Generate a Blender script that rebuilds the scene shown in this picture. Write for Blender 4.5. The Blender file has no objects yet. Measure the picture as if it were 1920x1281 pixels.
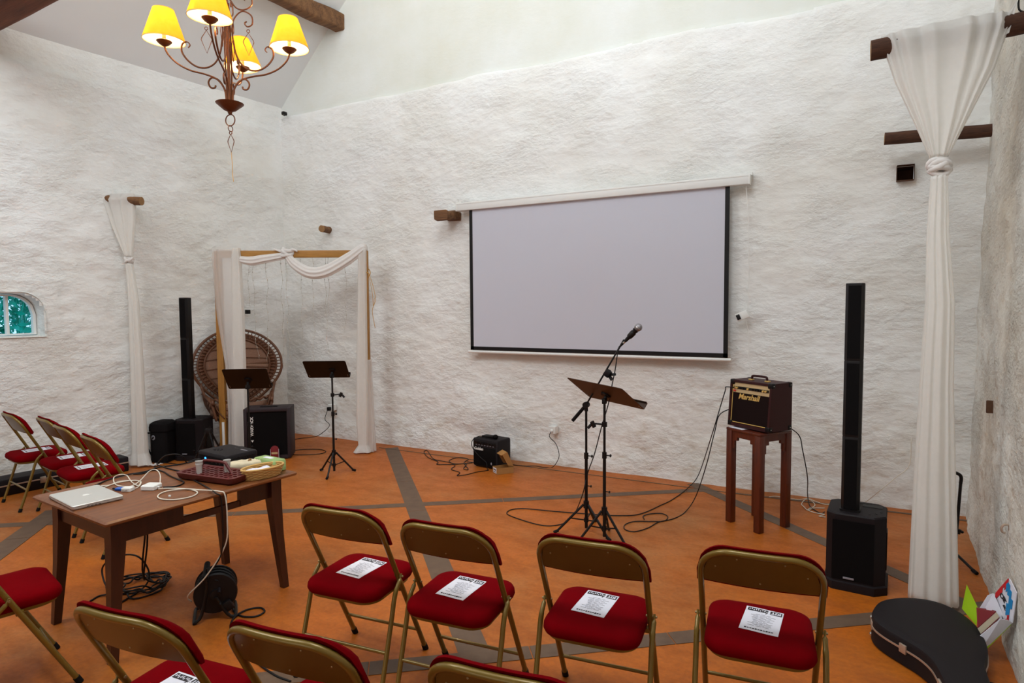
import bpy, bmesh, math, random
from math import sin, cos, pi, radians, sqrt, atan2, hypot
from mathutils import Vector, Matrix, noise, Euler

scene = bpy.context.scene
R = random.Random(7)

# ------------------------------------------------------------------ camera
YAW, PITCH, ROLL, FPX, CAM_Z = 0.489413587, -0.0573125706, -0.00730444768, 1164.74, 1.8
fwd = Vector((-sin(YAW) * cos(PITCH), cos(YAW) * cos(PITCH), sin(PITCH)))
r0 = Vector((cos(YAW), sin(YAW), 0))
u0 = r0.cross(fwd)
rgt = r0 * cos(ROLL) + u0 * sin(ROLL)
upv = rgt.cross(fwd)
CAM = Vector((0, 0, CAM_Z))
cd = bpy.data.cameras.new('camera')
cam = bpy.data.objects.new('camera', cd)
scene.collection.objects.link(cam)
cam.matrix_world = Matrix.Translation(CAM) @ Matrix((rgt, upv, -fwd)).transposed().to_4x4()
cd.sensor_width = 36.0
cd.lens = FPX / 1920 * 36
cd.clip_start = 0.05
scene.camera = cam

# ------------------------------------------------------------------ world, daylight, exposure
scene.view_settings.view_transform = 'Standard'
scene.view_settings.look = 'None'
scene.view_settings.gamma = 1
scene.view_settings.use_curve_mapping = False
scene.view_settings.exposure = 0.0
world = bpy.data.worlds.new('daylight')
scene.world = world
world.use_nodes = True
world.node_tree.nodes['Background'].inputs[0].default_value = (0.42, 0.75, 1.0, 1)
world.node_tree.nodes['Background'].inputs[1].default_value = 1.7

def area(name, loc, target, sx, sy, power, col):
    l = bpy.data.lights.new(name, 'AREA')
    l.shape = 'RECTANGLE'; l.size = sx; l.size_y = sy; l.energy = power; l.color = col
    o = bpy.data.objects.new(name, l); scene.collection.objects.link(o)
    o.location = loc
    o.rotation_euler = (Vector(target) - Vector(loc)).to_track_quat('-Z', 'Y').to_euler()
    return o

# daylight: roof lights in both slopes, and the glazed doors at the far end of the barn
area('daylight_roof_light_right', (-0.9, 1.8, 6.3), (-4.2, 6.2, 3.2), 2.6, 3.0, 300, (0.87, 0.945, 1.0))
area('daylight_roof_light_left', (-5.2, 0.2, 6.2), (-1.6, 6.2, 3.2), 2.6, 3.0, 215, (0.89, 0.955, 1.0))
area('daylight_glazed_doors', (-3.0, -6.3, 2.0), (-3.0, 6, 2.4), 5.0, 3.4, 55, (0.98, 0.97, 0.96))

# ------------------------------------------------------------------ from a picture point to a place in the room
def ray(px, py):
    return fwd + rgt * ((px - 960) / FPX) + upv * ((640.5 - py) / FPX)
def fl(px, py, z=0.0):
    d = ray(px, py); return CAM + d * ((z - CAM_Z) / d.z)
def at_y(px, py, y):
    d = ray(px, py); return CAM + d * (y / d.y)
LX, LS = -7.05, 0.12                      # left wall: x = LX - LS*(6.34-y)
BY = 6.34                                 # back wall plane
def left_x(y): return LX - LS * (BY - y)
def right_x(y, z=0): return 0.955 - 0.067 * (BY - y) + 0.016 * z
def at_right(px, py, off=0.0):
    d = ray(px, py); t = (0.955 + off - 0.067*BY + 0.016*CAM_Z) / (d.x - 0.067*d.y - 0.016*d.z); return CAM + d*t
def at_left(px, py, off=0.0):
    d = ray(px, py); t = (LX - LS * BY + off) / (d.x - LS * d.y); return CAM + d * t

# ------------------------------------------------------------------ mesh builder
def catmull(pts, n=8, closed=False):
    P = [Vector(p) for p in pts]
    if len(P) < 3 and not closed: return P
    out = []
    m = len(P); segs = m if closed else m - 1
    for i in range(segs):
        if closed: a, b, c, d = P[(i-1) % m], P[i], P[(i+1) % m], P[(i+2) % m]
        else:
            b, c = P[i], P[i+1]
            a = P[i-1] if i > 0 else b * 2 - c
            d = P[i+2] if i + 2 < m else c * 2 - b
        for k in range(n):
            t = k / n
            out.append(0.5 * ((2*b) + (c-a)*t + (2*a-5*b+4*c-d)*t*t + (3*b-a-3*c+d)*t*t*t))
    if not closed: out.append(P[-1])
    return out

class M:
    def __init__(self): self.bm = bmesh.new(); self.mi = 0
    def _v(self, p): return self.bm.verts.new(p)
    def face(self, vs, mi=None):
        try:
            f = self.bm.faces.new(vs); f.material_index = self.mi if mi is None else mi; return f
        except ValueError: return None
    def box(self, c, s, rz=0.0, rot=None, bevel=0.0, seg=2):
        rm = rot if rot is not None else Matrix.Rotation(rz, 3, 'Z')
        c = Vector(c); hx, hy, hz = s[0]/2, s[1]/2, s[2]/2
        vs = [self._v(c + rm @ Vector((x*hx, y*hy, z*hz))) for z in (-1, 1) for (x, y) in ((-1,-1),(1,-1),(1,1),(-1,1))]
        fs = [(3,2,1,0),(4,5,6,7),(0,1,5,4),(1,2,6,5),(2,3,7,6),(3,0,4,7)]
        F = [self.face([vs[i] for i in f]) for f in fs]
        if bevel > 0:
            es = list({e for f in F for e in f.edges})
            mi = self.mi
            r = bmesh.ops.bevel(self.bm, geom=es, offset=bevel, segments=seg, profile=0.5, affect='EDGES')
            for f in r['faces']: f.material_index = mi
        return self
    def hexa(self, lo, hi):
        """solid between two 4-point loops"""
        a = [self._v(p) for p in lo]; b = [self._v(p) for p in hi]
        self.face(a[::-1]); self.face(b)
        for i in range(4): self.face([a[i], a[(i+1)%4], b[(i+1)%4], b[i]])
        return self
    def tube(self, pts, r, seg=8, closed=False, smooth=0, flat=None):
        P = catmull(pts, smooth, closed) if smooth else [Vector(p) for p in pts]
        n = len(P)
        if n < 2: return self
        rad = (lambda i: r) if not isinstance(r, (list, tuple)) else (lambda i: r[min(len(r)-1, int(i*(len(r)-1)/max(1,n-1)))] if len(r) != n else r[i])
        T = []
        for i in range(n):
            if closed: t = P[(i+1)%n] - P[i-1]
            else: t = P[min(n-1,i+1)] - P[max(0,i-1)]
            T.append(t.normalized() if t.length > 1e-9 else Vector((0,0,1)))
        ref = Vector((0,0,1)) if abs(T[0].z) < 0.9 else Vector((0,1,0))
        N = (ref - T[0]*ref.dot(T[0])).normalized()
        rings = []
        for i in range(n):
            N = N - T[i]*N.dot(T[i])
            N = N.normalized() if N.length > 1e-6 else T[i].orthogonal().normalized()
            B = T[i].cross(N)
            rr = rad(i)
            rings.append([self._v(P[i] + (N*cos(2*pi*k/seg) + B*sin(2*pi*k/seg))*rr) for k in range(seg)])
        for i in range(n if closed else n-1):
            a, b = rings[i], rings[(i+1)%n]
            for k in range(seg): self.face([a[k], a[(k+1)%seg], b[(k+1)%seg], b[k]])
        if not closed: self.face(rings[0][::-1]); self.face(rings[-1])
        return self
    def cyl(self, p0, p1, r0, r1=None, seg=16):
        return self.tube([p0, p1], [r0, r0 if r1 is None else r1], seg)
    def lathe(self, prof, c=(0,0,0), seg=24, mat=None):
        c = Vector(c); rings = []
        tm = mat if mat is not None else Matrix.Identity(3)
        for (r, z) in prof:
            if r < 1e-6: rings.append([self._v(c + tm @ Vector((0,0,z)))])
            else: rings.append([self._v(c + tm @ Vector((r*cos(2*pi*k/seg), r*sin(2*pi*k/seg), z))) for k in range(seg)])
        for a, b in zip(rings[:-1], rings[1:]):
            if len(a) == 1 and len(b) == 1: continue
            for k in range(seg):
                k2 = (k+1) % seg
                if len(a) == 1: self.face([a[0], b[k2], b[k]])
                elif len(b) == 1: self.face([a[k], a[k2], b[0]])
                else: self.face([a[k], a[k2], b[k2], b[k]])
        return self
    def loops(self, loops, cap0=True, cap1=True, closed=True):
        L = [[self._v(p) for p in l] for l in loops]
        n = len(L[0])
        for a, b in zip(L[:-1], L[1:]):
            for k in range(n if closed else n-1): self.face([a[k], a[(k+1)%n], b[(k+1)%n], b[k]])
        if closed and cap0: self.face(L[0][::-1])
        if closed and cap1: self.face(L[-1])
        return self
    def rstack(self, hw, hd, r, prof, seg=6, c=(0,0,0)):
        """rounded rectangle stacked in z: prof = [(inset, z)...]"""
        c = Vector(c); L = []
        for ins, z in prof:
            L.append([c + Vector((x, y, z)) for x, y in rrect(hw-ins, hd-ins, max(0.001, r-ins*0.6), seg)])
        return self.loops(L)
    def prism(self, poly, z0, z1, mat=None, bevel=0.0):
        tm = mat if mat is not None else Matrix.Identity(4)
        a = [self._v(tm @ Vector((x, y, z0))) for x, y in poly]
        b = [self._v(tm @ Vector((x, y, z1))) for x, y in poly]
        n = len(poly); F = [self.face(a[::-1]), self.face(b)]
        for k in range(n): F.append(self.face([a[k], a[(k+1)%n], b[(k+1)%n], b[k]]))
        if bevel > 0:
            es = list({e for f in F[:2] if f for e in f.edges})
            bmesh.ops.bevel(self.bm, geom=es, offset=bevel, segments=2, profile=0.5, affect='EDGES')
        return self
    def sphere(self, c, r, sc=(1,1,1), seg=16, rings=10, mat=None):
        prof = [(r*sin(pi*i/rings), -r*cos(pi*i/rings)) for i in range(rings+1)]
        tm = (mat if mat is not None else Matrix.Identity(3)) @ Matrix.Diagonal(Vector(sc))
        return self.lathe(prof, c, seg, tm)
    def grid(self, G, flip=False):
        V = [[self._v(p) for p in row] for row in G]
        for i in range(len(V)-1):
            for j in range(len(V[0])-1):
                q = [V[i][j], V[i][j+1], V[i+1][j+1], V[i+1][j]]
                self.face(q[::-1] if flip else q)
        return self
    def slab(self, G0, G1):
        """closed solid between two same-size grids"""
        a = [[self._v(p) for p in row] for row in G0]; b = [[self._v(p) for p in row] for row in G1]
        n, m = len(a), len(a[0])
        for i in range(n-1):
            for j in range(m-1):
                self.face([a[i][j], a[i][j+1], a[i+1][j+1], a[i+1][j]][::-1])
                self.face([b[i][j], b[i][j+1], b[i+1][j+1], b[i+1][j]])
        for j in range(m-1):
            self.face([a[0][j], a[0][j+1], b[0][j+1], b[0][j]]); self.face([a[n-1][j+1], a[n-1][j], b[n-1][j], b[n-1][j+1]])
        for i in range(n-1):
            self.face([a[i+1][0], a[i][0], b[i][0], b[i+1][0]]); self.face([a[i][m-1], a[i+1][m-1], b[i+1][m-1], b[i][m-1]])
        return self
    def xform(self, mat):
        self.bm.transform(mat); return self

def rrect(hw, hd, r, seg=6):
    r = min(r, hw*0.999, hd*0.999); out = []
    for cx, cy, a0 in ((hw-r, hd-r, 0), (-hw+r, hd-r, pi/2), (-hw+r, -hd+r, pi), (hw-r, -hd+r, 1.5*pi)):
        for k in range(seg+1):
            a = a0 + (pi/2)*k/seg
            out.append((cx + r*cos(a), cy + r*sin(a)))
    return out

def put(name, m, mat, parent=None, angle=38, loc=None, rz=0.0):
    """link the builder's mesh as ONE object"""
    me = bpy.data.meshes.new(name)
    bm = m.bm
    bmesh.ops.recalc_face_normals(bm, faces=bm.faces)
    if parent is None and loc is None and len(bm.verts):
        xs = [v.co.x for v in bm.verts]; ys = [v.co.y for v in bm.verts]; zs = [v.co.z for v in bm.verts]
        loc = Vector(((min(xs)+max(xs))/2, (min(ys)+max(ys))/2, min(zs)))
        bmesh.ops.translate(bm, verts=bm.verts, vec=-loc)
    bm.to_mesh(me); bm.free()
    for x in (mat if isinstance(mat, (list, tuple)) else [mat]): me.materials.append(x)
    me.polygons.foreach_set('use_smooth', [True]*len(me.polygons))
    if angle < 180: me.set_sharp_from_angle(angle=radians(angle))
    o = bpy.data.objects.new(name, me)
    scene.collection.objects.link(o)
    if parent is not None: o.parent = parent
    if loc is not None: o.location = loc
    o.rotation_euler = (0, 0, rz)
    return o

def tag(o, label, cat, group=None, kind=None):
    o['label'] = label; o['category'] = cat
    if group: o['group'] = group
    if kind: o['kind'] = kind
    return o
def thing(name, label, cat, loc=(0,0,0), rz=0.0, group=None):
    o = bpy.data.objects.new(name, None); scene.collection.objects.link(o)
    o.empty_display_size = 0.1
    o.location = loc; o.rotation_euler = (0, 0, rz)
    return tag(o, label, cat, group)
def struct(name, m, mat, angle=38, label=None):
    o = put(name, m, mat, None, angle); o['kind'] = 'structure'
    if label: o['label'] = label
    return o
def kids(o): return [c for c in bpy.data.objects if c.parent == o]
def dup(root, loc, rz, label, group=None):
    r = root.copy(); scene.collection.objects.link(r); r.location = loc; r.rotation_euler = (0,0,rz); r['label'] = label
    if group: r['group'] = group
    for ch in kids(root):
        c = ch.copy(); scene.collection.objects.link(c); c.parent = r
        for g in kids(ch):
            d = g.copy(); scene.collection.objects.link(d); d.parent = c
    return r

def letters(txt, size, ext=0.0008, shear=0.0, align='CENTER', bold=0.0):
    """a builder holding text as mesh, lying in the XY plane facing +Z"""
    cu = bpy.data.curves.new('lettering', 'FONT'); cu.body = txt; cu.size = size; cu.extrude = ext
    cu.shear = shear; cu.align_x = align; cu.align_y = 'CENTER'; cu.offset = bold
    o = bpy.data.objects.new('lettering', cu); scene.collection.objects.link(o)
    dg = bpy.context.evaluated_depsgraph_get()
    me = bpy.data.meshes.new_from_object(o.evaluated_get(dg))
    m = M(); m.bm.from_mesh(me)
    bpy.data.objects.remove(o); bpy.data.curves.remove(cu); bpy.data.meshes.remove(me)
    return m

# ------------------------------------------------------------------ materials
def S(r, g, b):
    f = lambda c: (c/255/12.92) if c/255 <= 0.04045 else (((c/255)+0.055)/1.055)**2.4
    return (f(r), f(g), f(b), 1)
def nt(name):
    m = bpy.data.materials.new(name); m.use_nodes = True
    return m, m.node_tree.nodes, m.node_tree.links, m.node_tree.nodes['Principled BSDF']
def mix_rgb(N, L, fac, a, b):
    x = N.new('ShaderNodeMix'); x.data_type = 'RGBA'
    if hasattr(fac, 'default_value') or hasattr(fac, 'is_linked'): L.new(fac, x.inputs[0])
    else: x.inputs[0].default_value = fac
    for i, v in ((6, a), (7, b)):
        if hasattr(v, 'is_linked'): L.new(v, x.inputs[i])
        else: x.inputs[i].default_value = v
    return x.outputs[2]
def noise_node(N, L, scale, detail=4, rough=0.55, vec=None, dim='3D'):
    n = N.new('ShaderNodeTexNoise'); n.inputs['Scale'].default_value = scale
    n.inputs['Detail'].default_value = detail; n.inputs['Roughness'].default_value = rough
    if vec is not None: L.new(vec, n.inputs['Vector'])
    return n
def ramp(N, L, inp, stops):
    r = N.new('ShaderNodeValToRGB'); L.new(inp, r.inputs[0])
    while len(r.color_ramp.elements) < len(stops): r.color_ramp.elements.new(0.5)
    for e, (p, c) in zip(r.color_ramp.elements, stops): e.position = p; e.color = c
    return r.outputs[0]
def coords(N, L, scale=(1,1,1), kind='Object', rot=(0,0,0)):
    tc = N.new('ShaderNodeTexCoord'); mp = N.new('ShaderNodeMapping')
    mp.inputs['Scale'].default_value = scale; mp.inputs['Rotation'].default_value = rot
    L.new(tc.outputs[kind], mp.inputs['Vector']); return mp.outputs[0]
def bump(N, L, p, h, strength, dist):
    b = N.new('ShaderNodeBump'); b.inputs['Strength'].default_value = strength; b.inputs['Distance'].default_value = dist
    L.new(h, b.inputs['Height']); L.new(b.outputs[0], p.inputs['Normal'])
def plain(name, col, rough=0.5, metal=0.0, var=0.08, scale=14, bmp=0.0, bscale=150, bdist=0.001, spec=0.5, sheen=0.0, coat=0.0):
    m, N, L, p = nt(name)
    v = coords(N, L)
    n = noise_node(N, L, scale, 4, 0.6, v)
    lo = tuple(c*(1-var) for c in col[:3]) + (1,); hi = tuple(min(1, c*(1+var)) for c in col[:3]) + (1,)
    L.new(mix_rgb(N, L, n.outputs[0], lo, hi), p.inputs['Base Color'])
    p.inputs['Roughness'].default_value = rough; p.inputs['Metallic'].default_value = metal
    p.inputs['Specular IOR Level'].default_value = spec
    if sheen: p.inputs['Sheen Weight'].default_value = sheen; p.inputs['Sheen Roughness'].default_value = 0.4; p.inputs['Sheen Tint'].default_value = tuple(min(1, c*2.2+0.1) for c in col[:3]) + (1,)
    if coat: p.inputs['Coat Weight'].default_value = coat
    if bmp:
        nb = noise_node(N, L, bscale, 3, 0.6, v); bump(N, L, p, nb.outputs[0], bmp, bdist)
    return m
def wood(name, dark, light, scale=(1,1,1), rough=0.45, gscale=9.0, bmp=0.15, rot=(0,0,0), coat=0.0):
    """grain = noise drawn out along the board"""
    m, N, L, p = nt(name)
    v = coords(N, L, scale, rot=rot)
    n = noise_node(N, L, gscale, 8, 0.65, v); n2 = noise_node(N, L, gscale*3.7, 5, 0.6, v)
    c = mix_rgb(N, L, 0.4, n.outputs[0], n2.outputs[0])
    L.new(ramp(N, L, c, [(0.30, dark), (0.70, light)]), p.inputs['Base Color'])
    p.inputs['Roughness'].default_value = rough
    if coat: p.inputs['Coat Weight'].default_value = coat; p.inputs['Coat Roughness'].default_value = 0.25
    if bmp: bump(N, L, p, c, bmp, 0.004)
    return m
def cloth(name, col, transp=0.2, transl=0.45):
    m = bpy.data.materials.new(name); m.use_nodes = True; N = m.node_tree.nodes; L = m.node_tree.links
    N.clear(); out = N.new('ShaderNodeOutputMaterial')
    v = coords(N, L); n = noise_node(N, L, 30, 3, 0.6, v)
    c = mix_rgb(N, L, n.outputs[0], tuple(x*0.93 for x in col[:3]) + (1,), col)
    d = N.new('ShaderNodeBsdfDiffuse'); t = N.new('ShaderNodeBsdfTranslucent'); tr = N.new('ShaderNodeBsdfTransparent')
    L.new(c, d.inputs[0]); L.new(c, t.inputs[0])
    m1 = N.new('ShaderNodeMixShader'); m1.inputs[0].default_value = transl; L.new(d.outputs[0], m1.inputs[1]); L.new(t.outputs[0], m1.inputs[2])
    m2 = N.new('ShaderNodeMixShader'); m2.inputs[0].default_value = transp; L.new(m1.outputs[0], m2.inputs[1]); L.new(tr.outputs[0], m2.inputs[2])
    L.new(m2.outputs[0], out.inputs[0]); return m
def glow(name, col, strength):
    m, N, L, p = nt(name)
    p.inputs['Base Color'].default_value = col; p.inputs['Emission Color'].default_value = col; p.inputs['Emission Strength'].default_value = strength
    return m

def limewash(name, base, stain, dirt, rough_bump, dirt_top, fleck=0.62, low=0.0, speck=False):
    """whitewashed masonry: white lime with buff stains, scuffs low on the wall and flecks where the lime has come off"""
    m, N, L, p = nt(name)
    v = coords(N, L)
    big = noise_node(N, L, 0.9, 5, 0.6, v)
    c = mix_rgb(N, L, ramp(N, L, big.outputs[0], [(0.35, (0,0,0,1)), (0.75, (1,1,1,1))]), base, stain)
    sx = N.new('ShaderNodeSeparateXYZ'); L.new(v, sx.inputs[0])
    med = noise_node(N, L, 6.5, 9, 0.68, coords(N, L, (0.8, 0.8, 1.9)))
    mr = N.new('ShaderNodeMapRange'); mr.inputs['From Min'].default_value = dirt_top; mr.inputs['From Max'].default_value = dirt_top - 1.5
    mr.inputs['To Min'].default_value = 0.03; mr.inputs['To Max'].default_value = 0.03 + low
    L.new(sx.outputs['Z'], mr.inputs['Value'])
    ml = N.new('ShaderNodeMath'); ml.operation = 'MULTIPLY'
    patch = ramp(N, L, med.outputs[0], [(0.52, (0,0,0,1)), (0.70, (1,1,1,1))])
    L.new(mr.outputs[0], ml.inputs[0]); L.new(patch, ml.inputs[1])
    c = mix_rgb(N, L, ml.outputs[0], c, dirt)
    fk = noise_node(N, L, 5.5, 10, 0.75, coords(N, L, (0.8, 0.8, 1.7)))
    c = mix_rgb(N, L, ramp(N, L, fk.outputs[0], [(fleck, (0,0,0,1)), (fleck+0.06, (0.55,0.55,0.55,1))]), c, S(150, 118, 84))
    L.new(c, p.inputs['Base Color'])
    p.inputs['Roughness'].default_value = 0.9; p.inputs['Specular IOR Level'].default_value = 0.15
    # trowelled relief: rough patches of stone showing through smoother lime
    f1 = noise_node(N, L, 15 if not speck else 26, 9, 0.62, coords(N, L, (0.75, 0.75, 1.35)))
    pm_ = noise_node(N, L, 1.7, 4, 0.6, coords(N, L, (0.9, 0.9, 1.3)))
    patch2 = ramp(N, L, pm_.outputs[0], [(0.38, (0.25,0.25,0.25,1)), (0.62, (1,1,1,1))])
    f2 = noise_node(N, L, 3.6, 6, 0.55, coords(N, L, (0.8, 0.8, 1.5)))
    if hasattr(f2, 'noise_type') and not speck: f2.noise_type = 'RIDGED_MULTIFRACTAL'
    mm1 = N.new('ShaderNodeMath'); mm1.operation = 'MULTIPLY'; L.new(f1.outputs[0], mm1.inputs[0]); L.new(patch2, mm1.inputs[1])
    mm2 = N.new('ShaderNodeMath'); mm2.operation = 'MULTIPLY_ADD'; L.new(f2.outputs[0], mm2.inputs[0]); mm2.inputs[1].default_value = 0.16; L.new(mm1.outputs[0], mm2.inputs[2])
    bump(N, L, p, mm2.outputs[0], rough_bump, 0.045)
    return m

MAT = dict(
    lime = limewash('whitewashed_stone', S(243,244,242), S(231,229,221), S(172,142,98), 0.72, 1.25, 0.73, 0.6),
    roughlime = limewash('rough_whitewash', S(238,237,230), S(222,214,198), S(160,128,90), 1.0, 2.6, 0.625, 0.5, True),
    plaster = limewash('smooth_old_plaster', S(226,228,223), S(214,214,200), S(190,180,150), 0.12, -0.5, 0.735, 0.0),
    ceil = plain('painted_ceiling', S(228,230,230), 0.9, var=0.03, scale=1.5),
    lightbeam = wood('weathered_beam', S(66,40,24), S(146,104,66), (0.25,3,3), 0.85, 5, 0.8),
    darkbeam = wood('dark_beam', S(60,30,16), S(128,72,42), (0.25,3,3), 0.8, 4, 0.8),
    bark = wood('bark_pole', S(38,22,14), S(96,60,40), (0.6,4,4), 0.9, 9, 0.9),
    endgrain = plain('sawn_log_end', S(150,112,72), 0.85, var=0.25, scale=40),
    gold = plain('bronze_paint', S(122,98,36), 0.33, 0.3, var=0.05, coat=0.2),
    goldpanel = plain('bronze_panel', S(98,72,20), 0.38, 0.15, var=0.06),
    velvet = plain('red_velvet', S(108,1,8), 0.95, var=0.2, scale=9, bmp=0.15, bscale=900, sheen=0.05, spec=0.03),
    screw = plain('dull_screw', S(150,132,96), 0.45, 0.6),
    rubber = plain('black_rubber', S(15,13,13), 0.7, spec=0.2),
    steel = plain('bright_steel', S(190,186,178), 0.3, 0.9),
    paper = plain('white_paper', S(226,226,236), 0.75, var=0.02),
    ink = plain('dark_print', S(46,42,46), 0.8, var=0.3, scale=300),
    greyink = plain('grey_print', S(140,138,146), 0.8),
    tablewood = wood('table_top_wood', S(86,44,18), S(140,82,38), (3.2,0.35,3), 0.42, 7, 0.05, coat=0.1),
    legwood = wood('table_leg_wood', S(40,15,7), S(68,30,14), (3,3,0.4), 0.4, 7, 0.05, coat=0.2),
    stoolwood = wood('red_brown_wood', S(56,18,7), S(104,40,16), (4,4,0.4), 0.4, 7, 0.05, coat=0.2),
    black = plain('black_plastic', S(14,10,11), 0.5, var=0.1, spec=0.3),
    blacksoft = plain('black_nylon', S(15,12,13), 0.85, spec=0.15, bmp=0.3, bscale=500),
    blackmetal = plain('black_steel', S(14,11,11), 0.42, 0.1, spec=0.35),
    grille = plain('speaker_grille', S(7,5,6), 0.8, bmp=0.5, bscale=700, spec=0.15),
    tolex = plain('black_vinyl', S(23,17,20), 0.62, bmp=0.35, bscale=420, spec=0.25),
    cable = plain('black_cable', S(14,12,13), 0.5, spec=0.3),
    whitecable = plain('white_cable', S(220,212,196), 0.45),
    white = plain('white_plastic', S(232,232,228), 0.4, var=0.02),
    alu = plain('aluminium', S(214,215,212), 0.36, 0.5, var=0.02),
    screen = plain('projection_fabric', S(202,203,214), 0.85, var=0.012, scale=2),
    sheer = cloth('sheer_white_voile', S(253,251,246), 0.12, 0.42),
    sheer2 = cloth('very_sheer_voile', S(253,251,248), 0.38, 0.42),
    whitecloth = cloth('white_muslin', S(252,248,244), 0.02, 0.3),
    archwood = wood('pale_timber', S(138,90,30), S(190,138,64), (4,4,0.3), 0.6, 6, 0.1),
    archbar = wood('pale_timber_bar', S(138,90,30), S(190,138,64), (0.3,4,4), 0.6, 6, 0.1),
    vinyl = plain('worn_black_vinyl', S(46,36,40), 0.6, bmp=0.35, bscale=420, spec=0.3),
    rattan = plain('dark_rattan', S(106,66,42), 0.55, var=0.3, scale=30),
    rattanlight = plain('woven_cane', S(148,110,88), 0.7, var=0.3, scale=60, bmp=0.6, bscale=240),
    iron = plain('rusty_iron', S(108,62,34), 0.45, 0.55, var=0.25, scale=40),
    oxblood = plain('oxblood_vinyl', S(50,14,16), 0.5, spec=0.3, bmp=0.3, bscale=380, var=0.12),
    fret = plain('brown_fret_cloth', S(24,10,9), 0.85, spec=0.15, bmp=0.5, bscale=700),
    brass = plain('brass', S(222,184,106), 0.4, 0.2),
    cream = plain('cream_panel', S(196,170,126), 0.5),
    kraft = plain('brown_card', S(166,120,66), 0.8, var=0.08),
    wicker = plain('wicker', S(206,164,96), 0.6, var=0.25, scale=60),
    wool = plain('cream_wool', S(222,208,176), 0.95, var=0.1, scale=40, bmp=0.8, bscale=260, bdist=0.004),
    maroon = plain('maroon_plastic', S(92,26,24), 0.42, var=0.1),
    cupplastic = plain('clear_cup', S(210,206,200), 0.2, var=0.02),
    green = plain('lime_green_card', S(164,204,22), 0.55, var=0.05),
    red = plain('red_print', S(206,32,40), 0.6),
    blue = plain('blue_print', S(20,134,196), 0.6),
    darkred = plain('dark_red_cover', S(120,20,30), 0.6),
    pages = plain('book_pages', S(214,202,176), 0.8),
    trimmetal = plain('case_edge_trim', S(196,176,158), 0.35, 0.6),
    bluelight = glow('blue_indicator', (0.02, 0.25, 1.0, 1), 3.0),
    blueplug = plain('blue_plug', S(20,90,190), 0.4),
    packet = plain('green_packet', S(150,176,110), 0.5, var=0.5, scale=18),
    silvermesh = plain('silver_mesh', S(150,146,150), 0.4, 0.7, bmp=0.8, bscale=600),
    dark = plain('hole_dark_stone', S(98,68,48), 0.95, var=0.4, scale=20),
    twine = plain('twine', S(196,150,80), 0.9),
    fairy = plain('fairy_wire', S(186,180,168), 0.6),
)
# ================================================================== THE ROOM
RIDGE_X, RIDGE_Z, EAVE_Z = -3.0, 8.62, 4.6
CORNER_X = left_x(BY)

def stones(u, v, seed):
    """relief of whitewashed rubble: soft lumps, courses of stones and trowel marks (metres, outward +)"""
    p = Vector((u*1.15 + seed, v*1.9, seed*0.37))
    d, _ = noise.voronoi(p*1.7)
    st = min(0.5, d[1]-d[0])
    p2 = Vector((u*3.1 + seed, v*5.2, 1.7))
    d2, _ = noise.voronoi(p2)
    st2 = min(0.4, d2[1]-d2[0])
    a = noise.noise(Vector((u*0.8+seed, v*0.8, 3.1)))*0.022
    b = noise.noise(Vector((u*2.6+seed, v*4.0, 7.7)))*0.012
    c = noise.noise(Vector((u*7.0+seed, v*11.0, 2.2)))*0.0075
    k = 0.5 + 0.5*noise.noise(Vector((u*0.5+seed, v*0.6, 9.3)))
    c += noise.noise(Vector((u*17.0+seed, v*24.0, 5.2)))*0.0036
    return a + b + c + st*0.026*k + st2*0.012*k - 0.012

def edges(a, b, step, extra=()):
    n = max(1, int(round((b-a)/step)))
    E = [a + (b-a)*i/n for i in range(n+1)]
    for x in extra:
        i = min(range(len(E)), key=lambda k: abs(E[k]-x)); E[i] = x
    return E

def wall_mesh(U, V, place, skip=None):
    m = M()
    vs = [[m._v(place(u, v)) for u in U] for v in V]
    for j in range(len(V)-1):
        for i in range(len(U)-1):
            if skip and skip((U[i]+U[i+1])/2, (V[j]+V[j+1])/2): continue
            m.face([vs[j][i], vs[j][i+1], vs[j+1][i+1], vs[j+1][i]])
    return m

# ---- back wall: rubble below a wavering ledge, smooth plaster in the gable above it
def ledge(u): return 4.50 + 0.05*noise.noise(Vector((u*0.9, 0, 0))) + 0.025*noise.noise(Vector((u*3.3, 4, 0)))
def sstep(a, b, x):
    t = max(0, min(1, (x-a)/(b-a))); return t*t*(3-2*t)
HOLE = (0.385, 0.505, 2.845, 2.965)
def back_place(u, v):
    k = sstep(0, 0.045, ledge(u) - v)
    off = k*(stones(u, v, 0) + 0.0) + (1-k)*(-0.06 + 0.012*noise.noise(Vector((u*0.7, v*0.7, 5))))
    off += 0.05*sstep(0.35, 0.0, v)*(0.5+0.5*noise.noise(Vector((u*2, 8, 1))))
    # a low swelling of the masonry behind the small amplifier
    off += 0.05*math.exp(-((u+3.6)/0.55)**2 - ((v-0.55)/0.22)**2)
    return Vector((u, BY - off, v))
U = edges(CORNER_X-0.25, 1.45, 0.028, HOLE[:2])
V = edges(0.0, 6.4, 0.026, HOLE[2:]) + [6.6, 7.0, 7.6, 8.2, 8.9]
in_hole = lambda u, v: HOLE[0] < u < HOLE[1] and HOLE[2] < v < HOLE[3]
m = wall_mesh(U, V, back_place, in_hole)
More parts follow.
